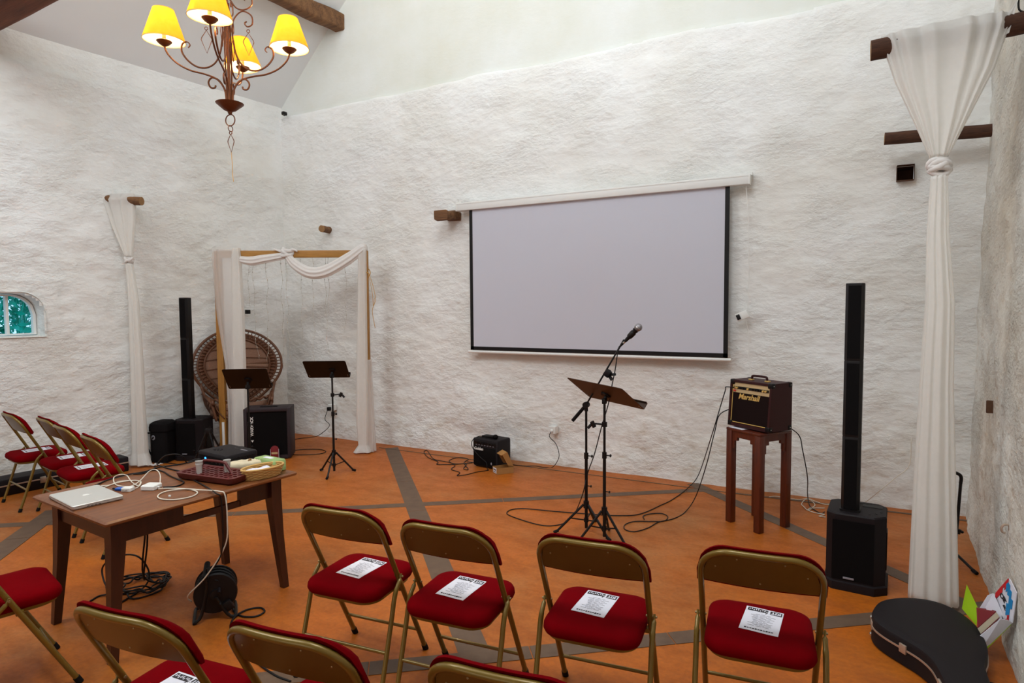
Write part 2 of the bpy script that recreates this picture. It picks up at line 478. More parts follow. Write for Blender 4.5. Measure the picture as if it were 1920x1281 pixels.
# putlog hole: a rough little box going back into the wall
hx0, hx1, hz0, hz1 = HOLE
for (a, b) in (((hx0-.004, hz0-.004), (hx1+.004, hz0-.004)), ((hx1+.004, hz0-.004), (hx1+.004, hz1+.004)), ((hx1+.004, hz1+.004), (hx0-.004, hz1+.004)), ((hx0-.004, hz1+.004), (hx0-.004, hz0-.004))):
    m.grid([[Vector((a[0], BY-0.07, a[1])), Vector((b[0], BY-0.07, b[1]))], [Vector((a[0], BY+0.22, a[1])), Vector((b[0], BY+0.22, b[1]))]])
for f in m.bm.faces:
    c = f.calc_center_median()
    if c.z > ledge(c.x)-0.02 and c.y > BY-0.08: f.material_index = 1
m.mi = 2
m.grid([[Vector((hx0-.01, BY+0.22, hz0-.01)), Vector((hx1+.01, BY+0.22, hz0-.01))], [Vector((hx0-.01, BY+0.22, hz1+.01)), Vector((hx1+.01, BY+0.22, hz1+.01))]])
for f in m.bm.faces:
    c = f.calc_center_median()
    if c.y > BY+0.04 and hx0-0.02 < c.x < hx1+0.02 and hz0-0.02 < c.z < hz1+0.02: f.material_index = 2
struct('wall_back', m, [MAT['lime'], MAT['plaster'], MAT['dark']], 60)

# ---- left wall with the little arched window
WY0, WY1, WZ0, WZ1 = 2.70, 3.452, 1.525, 1.965       # opening along y and z
def arch_z(y):                                        # flat-topped arch, corners well rounded
    r = 0.22
    d = min(y-WY0, WY1-y)
    if d < 0: return -1
    if d >= r: return WZ1
    return WZ1 - (r - sqrt(max(0, r*r - (r-d)**2)))
def left_place(y, z):
    k = sstep(0, 0.06, 4.33 + 0.03*noise.noise(Vector((y, 1, 1))) - z)
    off = k*stones(y, z, 31)*1.15 + (1-k)*(-0.03 + 0.008*noise.noise(Vector((y*0.9, z, 5))))
    near = 1.0
    if WY0-0.15 < y < WY1+0.15 and WZ0-0.15 < z < WZ1+0.15: near = 0.35
    off *= near
    return Vector((left_x(y) + off, y, z))
YS = [-6.3, -5, -4, -3, -2, -1.2, -0.4, 0.2, 0.6, 1.0] + edges(1.2, BY+0.25, 0.03, (WY0, WY1))
ZS = edges(0, 4.75, 0.027, (WZ0, WZ1))
in_win = lambda y, z: WY0 < y < WY1 and WZ0 < z < arch_z(y)
m = wall_mesh(YS, ZS, left_place, in_win)
# splayed reveal of the window opening
op = [(WY0, WZ0), (WY1, WZ0)] + [(WY1 - (WY1-WY0)*t, arch_z(WY1 - (WY1-WY0)*t)) for t in [i/28 for i in range(29)]]
def lp(y, z, off): return Vector((left_x(y) + off, y, z))
inner = [lp(y + (0.012 if y > 3.1 else -0.012), z + (0.014 if z > 1.7 else -0.012), 0.012) for y, z in op]
outer = [lp(3.0875 + (y-3.0875)*0.97, 1.745 + (z-1.745)*0.95, -0.24) for y, z in op]
m.loops([inner, outer], False, False)
struct('wall_left', m, MAT['lime'], 60)

# ---- right wall, splayed a little and very rough
def right_place(y, z):
    return Vector((right_x(y, z) - stones(y, z, 57)*0.9 - 0.02*sstep(0.3, 0, z), y, z))
YS = [-6.3, -5, -4, -3, -2, -1, 0, 1, 2, 2.6] + edges(2.8, BY+0.2, 0.03)
m = wall_mesh(YS, edges(0, 4.75, 0.03), right_place)
struct('wall_right', m, MAT['roughlime'], 60)

# ---- rear wall (behind the camera) and roof slopes
m = M(); m.box((-3.3, -6.45, 4.4), (10.6, 0.2, 9.0)); struct('wall_rear', m, MAT['lime'])
m = M()
for y0, y1 in ((-6.4, BY+0.12),):
    def pl(y): return Vector((left_x(y)-0.10, y, EAVE_Z-0.05))
    g0 = []; g1 = []
    for i in range(41):
        y = y0 + (y1-y0)*i/40
        a = pl(y); b = Vector((RIDGE_X, y, RIDGE_Z)); 
        row = [a.lerp(b, t/12) + Vector((0, 0, 0.012*noise.noise(Vector((y*1.2, t*0.5, 3))))) for t in range(13)]
        g0.append(row); g1.append([p + Vector((-0.08, 0, 0.12)) for p in row])
    m.slab(g0, g1)
    g0 = []; g1 = []
    for i in range(5):
        y = y0 + (y1-y0)*i/4
        a = Vector((right_x(y, 4.6)+0.25, y, EAVE_Z-0.05)); b = Vector((RIDGE_X, y, RIDGE_Z))
        row = [a, b]; g0.append(row); g1.append([p + Vector((0.08, 0, 0.12)) for p in row])
    m.slab(g0, g1)
struct('ceiling', m, MAT['ceil'], 50)

# ---- floor: orange stained concrete
fm, N, L, p = nt('orange_concrete')
v = coords(N, L)
n1 = noise_node(N, L, 0.8, 6, 0.6, v); n2 = noise_node(N, L, 3.2, 9, 0.72, coords(N, L, (1, 1.7, 1))); n3 = noise_node(N, L, 40, 5, 0.6, v)
c = ramp(N, L, n1.outputs[0], [(0.32, S(192,96,8)), (0.50, S(188,102,24)), (0.66, S(172,108,50))])
c = mix_rgb(N, L, ramp(N, L, n2.outputs[0], [(0.40, (0,0,0,1)), (0.64, (0.7,0.7,0.7,1))]), c, S(152,78,20))
c = mix_rgb(N, L, ramp(N, L, n3.outputs[0], [(0.35, (0.25,0.25,0.25,1)), (0.6, (0,0,0,1))]), c, S(108,58,24))
L.new(c, p.inputs['Base Color'])
L.new(ramp(N, L, n2.outputs[0], [(0.3, (0.38,0.38,0.38,1)), (0.7, (0.62,0.62,0.62,1))]), p.inputs['Roughness'])
p.inputs['Specular IOR Level'].default_value = 0.35
bump(N, L, p, n3.outputs[0], 0.12, 0.004)
m = M(); m.box((-3.2, 0.1, -0.1), (10.4, 13.2, 0.2)); struct('floor', m, fm)

# dark stone bands let into the floor
sm, N, L, p = nt('grey_stone_band')
v = coords(N, L); n = noise_node(N, L, 9, 8, 0.7, v); n2 = noise_node(N, L, 1.5, 3, 0.5, v)
c = ramp(N, L, n.outputs[0], [(0.35, S(84,60,44)), (0.7, S(118,92,70))])
L.new(mix_rgb(N, L, n2.outputs[0], c, S(98,78,62)), p.inputs['Base Color']); p.inputs['Roughness'].default_value = 0.6
BANDZ = [0.0008]
def band(name, a, b, w, joints=0.9):
    BANDZ[0] += 0.0006; top = BANDZ[0]
    a = Vector((a[0], a[1], 0)); b = Vector((b[0], b[1], 0)); d = (b-a).normalized(); nrm = Vector((-d.y, d.x, 0)); ln = (b-a).length
    m = M(); s = 0.0
    while s < ln:
        e = min(ln, s + joints*(0.8+0.4*R.random()))
        q = [a + d*s - nrm*w/2, a + d*(e-0.006) - nrm*w/2, a + d*(e-0.006) + nrm*w/2, a + d*s + nrm*w/2]
        k = 5
        lo = [Vector((x.x, x.y, -0.01)) for x in q]; hi = [Vector((x.x, x.y, top)) for x in q]
        m.hexa(lo, hi); s = e
    struct(name, m, sm)
band('trim_1', (-5.06, 6.20), (-1.62, 2.63), 0.165)
band('trim_2', (-7.3, 1.66), (-1.15, 6.12), 0.105)
band('trim_3', (-1.30, 6.28), (0.86, 4.29), 0.125)
band('trim_4', (-4.3, 0.58), (0.90, 4.56), 0.118)
band('trim_5', (-4.5, 1.16), (-6.2, 2.92), 0.175)
band('trim_6', (-5.2, 6.13), (-0.9, 6.13), 0.014, 6)
band('trim_7', (-0.9, 6.13), (0.95, 6.20), 0.03, 6)

# ---- window frame, mullions and pane
fr = M()
def wl(y, z): return lp(3.0875 + (y-3.0875)*0.97, 1.745 + (z-1.745)*0.95, -0.19)
loopo = [wl(y, z) for y, z in op]
cc = lp(3.0875, 1.745, -0.19)
loopi = [cc + (q-cc)*0.93 for q in loopo]
a = loopo; b = loopi
dx = Vector((0.045, 0, 0))
va = [fr._v(q) for q in a]; vb = [fr._v(q) for q in b]; vc = [fr._v(q+dx) for q in b]; vd = [fr._v(q+dx) for q in a]
n_ = len(a)
for i in range(n_):
    j = (i+1) % n_
    fr.face([va[i], va[j], vb[j], vb[i]]); fr.face([vb[i], vb[j], vc[j], vc[i]]); fr.face([vc[i], vc[j], vd[j], vd[i]]); fr.face([vd[i], vd[j], va[j], va[i]])
struct('window_1', fr, MAT['white'])
for i, y in enumerate((3.20, 3.045)):
    mm = M(); c0 = lp(y, 1.745, -0.165); mm.box(c0, (0.05, 0.026, 0.41), bevel=0.004)
    struct('window_%d' % (i+2), mm, MAT['white'])
gm, N, L, p = nt('window_glass')
p.inputs['Transmission Weight'].default_value = 1; p.inputs['Roughness'].default_value = 0.0; p.inputs['IOR'].default_value = 1.05
p.inputs['Base Color'].default_value = (0.93, 0.98, 1, 1)
mm = M(); mm.box(lp(3.0875, 1.745, -0.175), (0.006, 0.72, 0.40)); struct('window_4', mm, gm)

# ---- bushes outside that window
lm, N, L, p = nt('shrub_leaf')  # cyan cast of the cool daylight is put into the leaf colour
oi = N.new('ShaderNodeNewGeometry')
nn = noise_node(N, L, 3, 3, 0.6, coords(N, L))
L.new(ramp(N, L, nn.outputs[0], [(0.3, S(0,120,90)), (0.55, S(0,176,150)), (0.75, S(60,214,206))]), p.inputs['Base Color']); p.inputs['Roughness'].default_value = 0.35
m = M()
for i in range(4200):
    c = Vector((-8.35 - R.random()*0.9, 2.4 + R.random()*2.0, 0.9 + R.random()*1.7))
    a = R.random()*6.28; l = 0.03 + R.random()*0.05
    d = Vector((R.uniform(-1,1), R.uniform(-1,1), R.uniform(-1,1))).normalized(); s = d.cross(Vector((R.uniform(-1,1), R.uniform(-1,1), R.uniform(-1,1)))).normalized()
    n3_ = d.cross(s)*0.15
    m.face([m._v(c - d*l), m._v(c + s*l*0.4 + n3_*l), m._v(c + d*l), m._v(c - s*l*0.4 + n3_*l)])
for i in range(26):
    y = 2.5 + R.random()*1.6
    m.tube([(-8.4 - R.random()*.5, y, -0.02), (-8.5, y+R.uniform(-.1,.1), 0.9), (-8.4-R.random()*.6, y+R.uniform(-.4,.4), 2.3)], [0.014, 0.01, 0.004], 5, smooth=4)
o = put('shrub', m, lm, None, 180); tag(o, 'green leafy shrubs outside the small arched window', 'shrub', kind='stuff')

# ---- roof timbers
def rough_beam(pts, w, h, seed, nseg=40):
    """hewn timber: rectangular section wandering along the path"""
    P = catmull(pts, nseg//(len(pts)-1))
    loops = []
    for i, q in enumerate(P):
        t = (P[min(i+1, len(P)-1)] - P[max(i-1, 0)]).normalized(); s = t.cross(Vector((0,0,1))).normalized(); u = s.cross(t)
        L_ = []
        for k, (x, z) in enumerate(rrect(w/2, h/2, min(w, h)*0.18, 3)):
            j = 1 + 0.10*noise.noise(Vector((i*0.22+seed, k*0.45, 1.0)))
            L_.append(q + s*x*j + u*z*j + u*0.03*noise.noise(Vector((i*0.12+seed, 3, 2))))
        loops.append(L_)
    return M().loops(loops)
m = rough_beam([(left_x(2.95)-0.3, 2.93, 4.59), (-5.4, 2.93, 4.63), (-3.5, 2.92, 4.61), (-1, 2.92, 4.62), (1.15, 2.92, 4.60)], 0.30, 0.34, 4)
o = struct('trim_8', m, MAT['darkbeam'], 70); o['label'] = 'dark hewn tie beam crossing the room at top left'
# purlin under the left roof slope, its end let into the gable
m = rough_beam([(-5.96, BY+0.1, 5.55), (-5.98, 5.2, 5.50), (-6.03, 3.5, 5.50), (-6.15, 1.0, 5.40), (-6.25, -2, 5.4)], 0.18, 0.21, 11, 60)
o = struct('trim_9', m, MAT['lightbeam'], 70); o['label'] = 'weathered roof beam running into the gable at top left'
# ================================================================== HANGING AND WALL-MOUNTED THINGS
# ---- chandelier
CH = Vector((-3.70, 2.90, 0))
t = thing('chandelier', 'rusty iron scrollwork chandelier with yellow lampshades hanging from the tie beam', 'chandelier', (CH.x, CH.y, 2.66))
Z0 = 3.185 - 2.66                                     # bowl rim, local
m = M(); m.lathe([(0, Z0-0.072), (0.012, Z0-0.07), (0.016, Z0-0.055), (0.04, Z0-0.045), (0.088, Z0-0.004), (0.09, Z0), (0.082, Z0), (0.03, Z0-0.03), (0, Z0-0.034)], seg=28)
put('bowl', m, MAT['iron'], t)
m = M(); m.tube([(0, 0, Z0-0.03), (0, 0, Z0+1.0)], 0.009, 8)
for k in range(4):
    a = radians(38 + 90*k); d = Vector((cos(a), sin(a), 0))
    m.tube([d*0.014 + Vector((0, 0, Z0+0.0)), d*0.02 + Vector((0, 0, Z0+0.35)), d*0.012 + Vector((0, 0, Z0+0.66))], 0.006, 6, smooth=4)
put('stem', m, MAT['iron'], t)
def hoop(mm, c, r, th, tilt=0.0, seg=18, sc=1.0):
    mm.tube([Vector(c) + Vector((r*cos(2*pi*k/seg)*cos(tilt), r*cos(2*pi*k/seg)*sin(tilt), r*sc*sin(2*pi*k/seg))) for k in range(seg)], th, 5, closed=True)
def diamond(mm, c, w, h, th, ang=0.0):
    c = Vector(c); d = Vector((cos(ang), sin(ang), 0))
    mm.tube([c, c + d*w*0.9 - Vector((0,0,h*0.33)), c + d*w - Vector((0,0,h*0.42)), c - Vector((0,0,h)), c - d*w - Vector((0,0,h*0.42)), c - d*w*0.9 - Vector((0,0,h*0.33))], th, 5, closed=True)
m = M(); hoop(m, (0, 0, Z0-0.112), 0.038, 0.004, 0.2); hoop(m, (0, 0, Z0-0.168), 0.020, 0.003, 1.7); hoop(m, (0, 0, Z0-0.196), 0.010, 0.003, 0.3)
diamond(m, (0, 0, Z0-0.204), 0.022, 0.125, 0.003, radians(25))
d_ = put('pendant', m, MAT['iron'], t)
m = M(); m.tube([(0, 0, Z0-0.325), (0.006, 0, Z0-0.40), (0.0, 0.004, Z0-0.46), (0.012, 0, Z0-0.525)], 0.0022, 5, smooth=5); put('pull_string', m, MAT['twine'], d_)
m = M(); z = Z0+1.0
k = 0
while z < 4.47-2.66:
    hoop(m, (0, 0, z+0.02), 0.02, 0.0035, 0.0 if k % 2 else pi/2, 12, 1.25); z += 0.042; k += 1
put('chain', m, MAT['iron'], t)
armp = [(0.02, 0.0), (0.03, 0.09), (0.075, 0.155), (0.15, 0.185), (0.24, 0.205), (0.32, 0.245), (0.375, 0.30), (0.396, 0.35), (0.397, 0.385)]
scA = [(0.035, 0.42), (0.05, 0.33), (0.085, 0.262), (0.14, 0.228), (0.20, 0.232), (0.255, 0.27), (0.29, 0.325), (0.285, 0.375), (0.255, 0.39), (0.238, 0.37), (0.25, 0.352)]
scB = [(0.015, 0.0), (0.025, 0.08), (0.06, 0.145), (0.105, 0.165), (0.13, 0.135), (0.118, 0.10), (0.092, 0.098), (0.085, 0.115)]
scC = [(0.035, 0.42), (0.03, 0.50), (0.05, 0.57), (0.10, 0.615), (0.155, 0.59), (0.16, 0.535), (0.13, 0.515), (0.112, 0.535), (0.125, 0.55)]
scD = [(0.02, 0.69), (0.06, 0.635), (0.11, 0.625), (0.16, 0.66), (0.155, 0.715), (0.12, 0.725), (0.105, 0.70), (0.118, 0.69)]
shade_m, N, L, p = nt('parchment_shade')
N.remove(p); out = N['Material Output']
nn = noise_node(N, L, 26, 4, 0.6, coords(N, L)); cc_ = mix_rgb(N, L, nn.outputs[0], S(236,172,40), S(246,196,74))
d1 = N.new('ShaderNodeBsdfDiffuse'); d2 = N.new('ShaderNodeBsdfTranslucent'); mx = N.new('ShaderNodeMixShader')
L.new(cc_, d1.inputs[0]); L.new(cc_, d2.inputs[0]); mx.inputs[0].default_value = 0.55; L.new(d1.outputs[0], mx.inputs[1]); L.new(d2.outputs[0], mx.inputs[2]); L.new(mx.outputs[0], out.inputs[0])
glow_paint = cloth('painted_shade_glow', S(255,248,228), 0.0, 0.45)  # white inner cone, added: overexposed bulb light put into its colour
bulbmat = glow('warm_bulb', (1.0, 0.72, 0.34, 1), 14)
for k in range(4):
    a = radians(-52 + 90*k); d = Vector((cos(a), sin(a), 0))
    pt = lambda q: d*q[0] + Vector((0, 0, Z0 + q[1]))
    m = M(); m.tube([pt(q) for q in armp], 0.0058, 7, smooth=5)
    m.tube([pt(q) for q in scA], [0.006]*8 + [0.004]*3, 6, smooth=5); m.tube([pt(q) for q in scB], 0.006, 6, smooth=5)
    arm = put('arm', m, MAT['iron'], t)
    m = M(); m.tube([pt(q) for q in scC], 0.005, 6, smooth=5); m.tube([pt(q) for q in scD], 0.005, 6, smooth=5); put('scroll', m, MAT['iron'], t)
    q = pt((0.133, 0.50)); m = M(); hoop(m, q - Vector((0,0,0.014)), 0.010, 0.0025, a); diamond(m, q - Vector((0,0,0.026)), 0.034, 0.15, 0.0028, a); put('drop', m, MAT['iron'], t)
    c = pt((0.397, 0.38))
    m = M(); m.lathe([(0, -0.028), (0.012, -0.027), (0.034, -0.012), (0.048, 0.004), (0.046, 0.006), (0.02, 0.0), (0, 0.0)], c, 20); put('drip_cup', m, MAT['iron'], arm)
    m = M(); m.lathe([(0, 0), (0.0125, 0), (0.0125, 0.085), (0.010, 0.088), (0, 0.088)], c, 14); put('candle_tube', m, MAT['cream'], arm)
    m = M(); m.lathe([(0, 0.088), (0.010, 0.09), (0.019, 0.115), (0.018, 0.135), (0.008, 0.155), (0, 0.16)], c, 14); b = put('bulb', m, bulbmat, arm)
    # conical shade, standing a little crooked
    tl = Matrix.Rotation(radians(R.uniform(-4, 4)), 3, 'X') @ Matrix.Rotation(radians(R.uniform(-4, 4)), 3, 'Y')
    m = M(); m.lathe([(0.128, -0.004), (0.130, -0.004), (0.064, 0.196), (0.062, 0.196)], c + Vector((0,0,0.012)), 36, tl)
    sh = put('lampshade', m, shade_m, t, 60)
    m = M(); m.lathe([(0.1265, -0.002), (0.0605, 0.194)], c + Vector((0,0,0.012)), 36, tl); put('painted_glow', m, glow_paint, sh, 180)
    for zz, rr in ((-0.004, 0.1285), (0.196, 0.063)):
        m = M(); m.tube([c + Vector((0,0,0.012)) + tl @ Vector((rr*cos(2*pi*i/36), rr*sin(2*pi*i/36), zz)) for i in range(36)], 0.0025, 5, closed=True)
        put('shade_rim', m, MAT['cream'], sh)
    l = bpy.data.lights.new('bulb_light', 'POINT'); l.energy = 28; l.color = (1.0, 0.74, 0.40); l.shadow_soft_size = 0.02
    lo = bpy.data.objects.new('bulb_light', l); scene.collection.objects.link(lo); lo.parent = t; lo.location = c + Vector((0, 0, 0.178))

# ---- roll-down projection screen
SX0, SX1, SZ0, SZ1 = -3.875, -0.97, 1.285, 2.93
t = thing('projection_screen', 'large white roll-down projection screen with black edges on the back wall', 'screen', ((SX0+SX1)/2, BY-0.13, SZ0-0.05))
hw = (SX1-SX0)/2; H_ = SZ1-SZ0
m = M(); m.box((0.01, 0.03, H_+0.05+0.032), (hw*2+0.33, 0.085, 0.092), bevel=0.008); m.box((0.01, -0.013, H_+0.115), (hw*2+0.325, 0.006, 0.012)); case = put('housing', m, MAT['white'], t)
for s in (-1, 1):
    m = M(); m.box((0.01+s*(hw+0.168), 0.03, H_+0.082), (0.014, 0.09, 0.10), bevel=0.004); m.box((0.01+s*(hw+0.16), 0.075, H_+0.14), (0.05, 0.06, 0.03))
    put('end_cap', m, MAT['white'], case)
b_ = 0.042
m = M(); m.box((0, 0.028, 0.05+b_+(H_-b_)/2), (hw*2-2*b_, 0.003, H_-b_)); put('fabric', m, MAT['screen'], t)
m = M()
for s in (-1, 1): m.box((s*(hw-b_/2), 0.027, 0.05+H_/2), (b_, 0.0036, H_))
m.box((0, 0.027, 0.05+b_/2), (hw*2, 0.0036, b_)); put('black_border', m, MAT['black'], t)
m = M(); m.cyl((-hw-0.03, 0.028, 0.03), (hw+0.03, 0.028, 0.03), 0.017, seg=12); put('bottom_bar', m, MAT['white'], t)

# ---- little switch box hanging on its wire beside the screen
sw = at_y(1392, 592, BY-0.10)
t = thing('switch_box', 'small white switch box with black rocker hanging crooked right of the screen', 'switch', sw)
tilt = Matrix.Rotation(radians(-24), 3, 'Y')
m = M(); m.box((0, 0, 0), (0.115, 0.05, 0.075), rot=tilt, bevel=0.008); put('housing', m, MAT['white'], t)
m = M(); m.box(tilt @ Vector((-0.035, -0.027, 0)), (0.034, 0.012, 0.05), rot=tilt, bevel=0.003); put('rocker', m, MAT['black'], t)
m = M(); top = at_y(1399, 348, BY-0.09) - sw
m.tube([top, Vector((0.04, 0.0, 0.9)), Vector((0.05, 0.01, 0.4)), Vector((0.045, 0.01, 0.03))], 0.0036, 5, smooth=6)
bot = at_y(1409, 705, BY-0.08) - sw
m.tube([Vector((0.03, 0.0, -0.03)), Vector((0.055, 0.02, -0.2)), Vector((0.06, 0.03, -0.4)), bot], 0.0036, 5, smooth=6); put('wire', m, MAT['white'], t)

# ---- timber stubs in the back wall
def log(a, b, r, seed, seg=18, n=14, squash=1.0):
    a = Vector(a); b = Vector(b); d = (b-a); t_ = d.normalized(); s = t_.orthogonal().normalized(); u = t_.cross(s)
    if abs(u.z) < abs(s.z): s, u = u, s
    L_ = []
    for i in range(n+1):
        c = a.lerp(b, i/n) + u*r*0.12*noise.noise(Vector((i*0.35, seed, 0)))
        L_.append([c + (s*cos(2*pi*k/seg)*r + u*sin(2*pi*k/seg)*r*squash)*(1+0.10*noise.noise(Vector((cos(2*pi*k/seg)*1.3, sin(2*pi*k/seg)*1.3, i*0.3+seed)))) for k in range(seg)])
    m = M().loops(L_, False, False)
    return m, L_
def pole(name, a, b, r, seed, label, cat, mat, endm, group=None, squash=1.0):
    t = thing(name, label, cat, ((Vector(a)+Vector(b))/2), 0, group)
    o_ = t.location
    m, L_ = log(Vector(a)-o_, Vector(b)-o_, r, seed, squash=squash); put('log', m, mat, t, 60)
    for l in (L_[0], L_[-1]):
        m = M()
        c = sum((Vector(q) for q in l), Vector())/len(l)
        vc_ = m._v(c); vs = [m._v(q) for q in l]
        for k in range(len(vs)): m.face([vc_, vs[k], vs[(k+1) % len(vs)]])
        put('sawn_end', m, endm, t)
    return t
c0 = at_y(840, 405, BY-0.12)
t = thing('timber_stub', 'squared timber stub jutting from the back wall left of the screen', 'timber stub', c0)
m = rough_beam([(0.01, 0.16, 0.0), (0.0, -0.02, 0.0), (0.0, -0.16, -0.005)], 0.19, 0.105, 3, 16); put('log', m, MAT['lightbeam'], t)
a = at_y(603, 429, BY-0.18)
pole('timber_stub', a + Vector((-0.10, 0.34, 0.01)), a, 0.045, 2, 'small round timber stub jutting from the back wall above the arch', 'timber stub', MAT['lightbeam'], MAT['endgrain'])

# ---- right-hand corner: two bark poles and the tall knotted curtain
pole('curtain_pole', (0.115, 4.4, 3.315), (0.98, 4.42, 3.335), 0.058, 5, 'thick bark-covered pole at top right, the white curtain draped over it', 'pole', MAT['bark'], MAT['endgrain'])
pole('curtain_pole', (0.275, 6.1, 3.165), (1.12, 6.12, 3.135), 0.05, 8, 'thin bark pole across the right corner, behind the white curtain', 'pole', MAT['bark'], MAT['endgrain'])

def drape(rows, pleats, seg, seed, amp):
    """a closed, pleated cloth tube: rows = [(centre, half-width vector, half-depth vector)...]"""
    L_ = []
    for i, (c, w, d) in enumerate(rows):
        c = Vector(c); w = Vector(w); d = Vector(d); l = []
        for k in range(seg):
            a = 2*pi*k/seg
            ph = pleats*a + 1.3*sin(2*a+seed) + 0.4*noise.noise(Vector((i*0.10, seed, 0)))
            f = 1 + amp*sin(ph) + amp*0.5*sin(ph*0.47+seed)
            x = cos(a); x = (abs(x)**0.8)*(1 if x > 0 else -1)
            l.append(c + w*x*(0.96+0.04*f) + d*(sin(a)*f + 0.25*amp*sin(ph*1.7)))
        L_.append(l)
    return L_
def interp(keys, n):
    out = []
    P = [k for k in keys]
    for i in range(n+1):
        t_ = i/n*(len(P)-1); j = min(len(P)-2, int(t_)); f = t_-j; f = f*f*(3-2*f)*0.35 + f*0.65
        out.append(tuple(Vector(P[j][q]).lerp(Vector(P[j+1][q]), f) for q in range(3)))
    return out
def knot(mm, c, r, seed):
    c = Vector(c)
    for k in range(5):
        a = k*1.25+seed; tl = Matrix.Rotation(0.5*sin(a*2), 3, 'X') @ Matrix.Rotation(0.5*cos(a*1.7), 3, 'Y')
        mm.tube([c + tl @ Vector((r*cos(q), r*0.85*sin(q), (k-2)*r*0.28 + 0.25*r*sin(2*q+a))) for q in [2*pi*i/14 for i in range(14)]], r*0.36, 7, closed=True)
yc = 4.40
t = thing('curtain', 'tall sheer white curtain knotted once, hanging from the thick pole at right', 'curtain', (0.48, yc, 0.0))
rows = interp([((-0.005, 0, 3.388), (0.31, 0.004, 0.006), (0, 0.065, 0)), ((0.0, 0.0, 3.33), (0.30, 0, 0.004), (0, 0.10, 0)), ((0.0, -0.02, 3.10), (0.235, 0, 0), (0, 0.065, 0)), ((-0.003, -0.02, 2.85), (0.130, 0, 0), (0, 0.055, 0)), ((-0.008, -0.02, 2.64), (0.045, 0, 0), (0, 0.045, 0))], 40)
m = M().loops(drape(rows, 17, 220, 1.0, 0.17), True, True); hood = put('upper_drape', m, MAT['sheer'], t, 180)
m = M(); m.grid([[Vector((0.20+0.09*i/6, -0.03+0.015*sin(i*1.9), 3.25 + 0.02*i/6 + 0.0*j)).lerp(Vector((0.332, -0.015, 3.46)), j/8) for i in range(7)] for j in range(9)]); put('corner_tie', m, MAT['sheer'], hood, 180)
m = M(); knot(m, (-0.004, -0.02, 2.585), 0.048, 1); put('knot', m, MAT['whitecloth'], t, 180)
rows = interp([((-0.004, -0.02, 2.53), (0.042, 0, 0), (0, 0.04, 0)), ((-0.002, -0.02, 2.2), (0.055, 0, 0), (0, 0.045, 0)), ((0.018, -0.02, 1.8), (0.072, 0, 0), (0, 0.05, 0)), ((0.014, -0.02, 1.3), (0.085, 0, 0), (0, 0.055, 0)), ((0.02, -0.02, 0.75), (0.105, 0, 0), (0, 0.06, 0)), ((0.03, -0.03, 0.02), (0.128, 0.0, 0), (0, 0.07, 0))], 60)
m = M().loops(drape(rows, 11, 180, 2.2, 0.14), True, True); put('lower_drape', m, MAT['sheer'], t, 180)
# nail that holds the curtain corner
hk = Vector((0.80, 4.39, 3.40))
m = M(); m.tube([(0.86, 4.39, 3.37), (0.82, 4.39, 3.39), (0.812, 4.39, 3.43), (0.815, 4.39, 3.47)], 0.005, 6, smooth=4)
tag(put('wall_hook', m, MAT['blackmetal']), 'thin iron hook at top right above the thick pole', 'hook')
q = at_right(1885, 990, -0.02)
m = M(); m.tube([q + Vector((0.05, 0, 0.01)), q + Vector((0.0, 0, 0.018)), q + Vector((-0.016, 0, 0.0)), q + Vector((-0.014, 0, -0.022)), q + Vector((0.0, 0, -0.03))], 0.006, 7, smooth=5); m.box(q + Vector((0.03, 0, 0.0)), (0.03, 0.028, 0.05), bevel=0.004)
tag(put('wall_hook', m, MAT['trimmetal']), 'small whitewashed hook low on the right wall', 'hook')
m = M(); q = at_right(1856, 763, -0.012); m.box(q, (0.04, 0.022, 0.085), bevel=0.005)
tag(put('wall_peg', m, MAT['dark']), 'dark little peg in the right wall beside the curtain', 'peg')

q = at_y(533, 213, BY-0.06)
m = M(); m.box(q, (0.05, 0.07, 0.05), bevel=0.012); m.tube([q + Vector((0.01, -0.02, -0.01)), q + Vector((0.05, -0.05, -0.05))], 0.008, 6)
tag(put('iron_spike', m, MAT['blackmetal']), 'little black iron spike high in the corner under the ceiling', 'spike')

# ---- left-hand pole and curtain
PA = at_left(190, 374, -0.12) ; PB = Vector((-6.99, 4.285, 3.005))
pole('curtain_pole', PA + Vector((-0.10, -0.07, 0.01)), PB, 0.048, 12, 'short round pole sticking out of the left wall, white curtain over it', 'pole', MAT['lightbeam'], MAT['endgrain'])
mid = (PA + PB)/2
dr = (PB-PA); dr.z = 0; dr.normalize(); nr = Vector((dr.y, -dr.x, 0))
kn = Vector((-7.13, 4.20, 2.345))
t = thing('curtain', 'slim sheer white curtain knotted once, hanging on the left wall', 'curtain', (kn.x, kn.y, 0))
o_ = Vector((kn.x, kn.y, 0)); mid2 = PA.lerp(PB, 0.45)
rows = interp([((mid2 - o_) + Vector((0,0,0.068)), dr*0.185, nr*0.04), ((mid2 - o_) + Vector((0,0,0.0)), dr*0.19, nr*0.085), ((mid2.lerp(kn, 0.45) - o_), dr*0.125, nr*0.065), (kn - o_ + Vector((0,0,0.04)), dr*0.035, nr*0.035)], 36)
m = M().loops(drape(rows, 8, 110, 3.1, 0.2)); put('upper_drape', m, MAT['sheer'], t, 180)
m = M(); knot(m, kn - o_, 0.038, 2); put('knot', m, MAT['whitecloth'], t, 180)
rows = interp([(Vector((0, 0, 2.31)), dr*0.035, nr*0.035), (Vector((0.02, 0.02, 1.9)), dr*0.055, nr*0.04), (Vector((0.03, 0.02, 1.2)), dr*0.068, nr*0.05), (Vector((0.04, 0.01, 0.6)), dr*0.075, nr*0.055), (Vector((0.055, 0.0, 0.15)), dr*0.085, nr*0.065), (Vector((0.085, -0.02, 0.025)), dr*0.12, nr*0.08)], 60)
m = M().loops(drape(rows, 6, 100, 4.2, 0.22)); low = put('lower_drape', m, MAT['sheer'], t, 180)
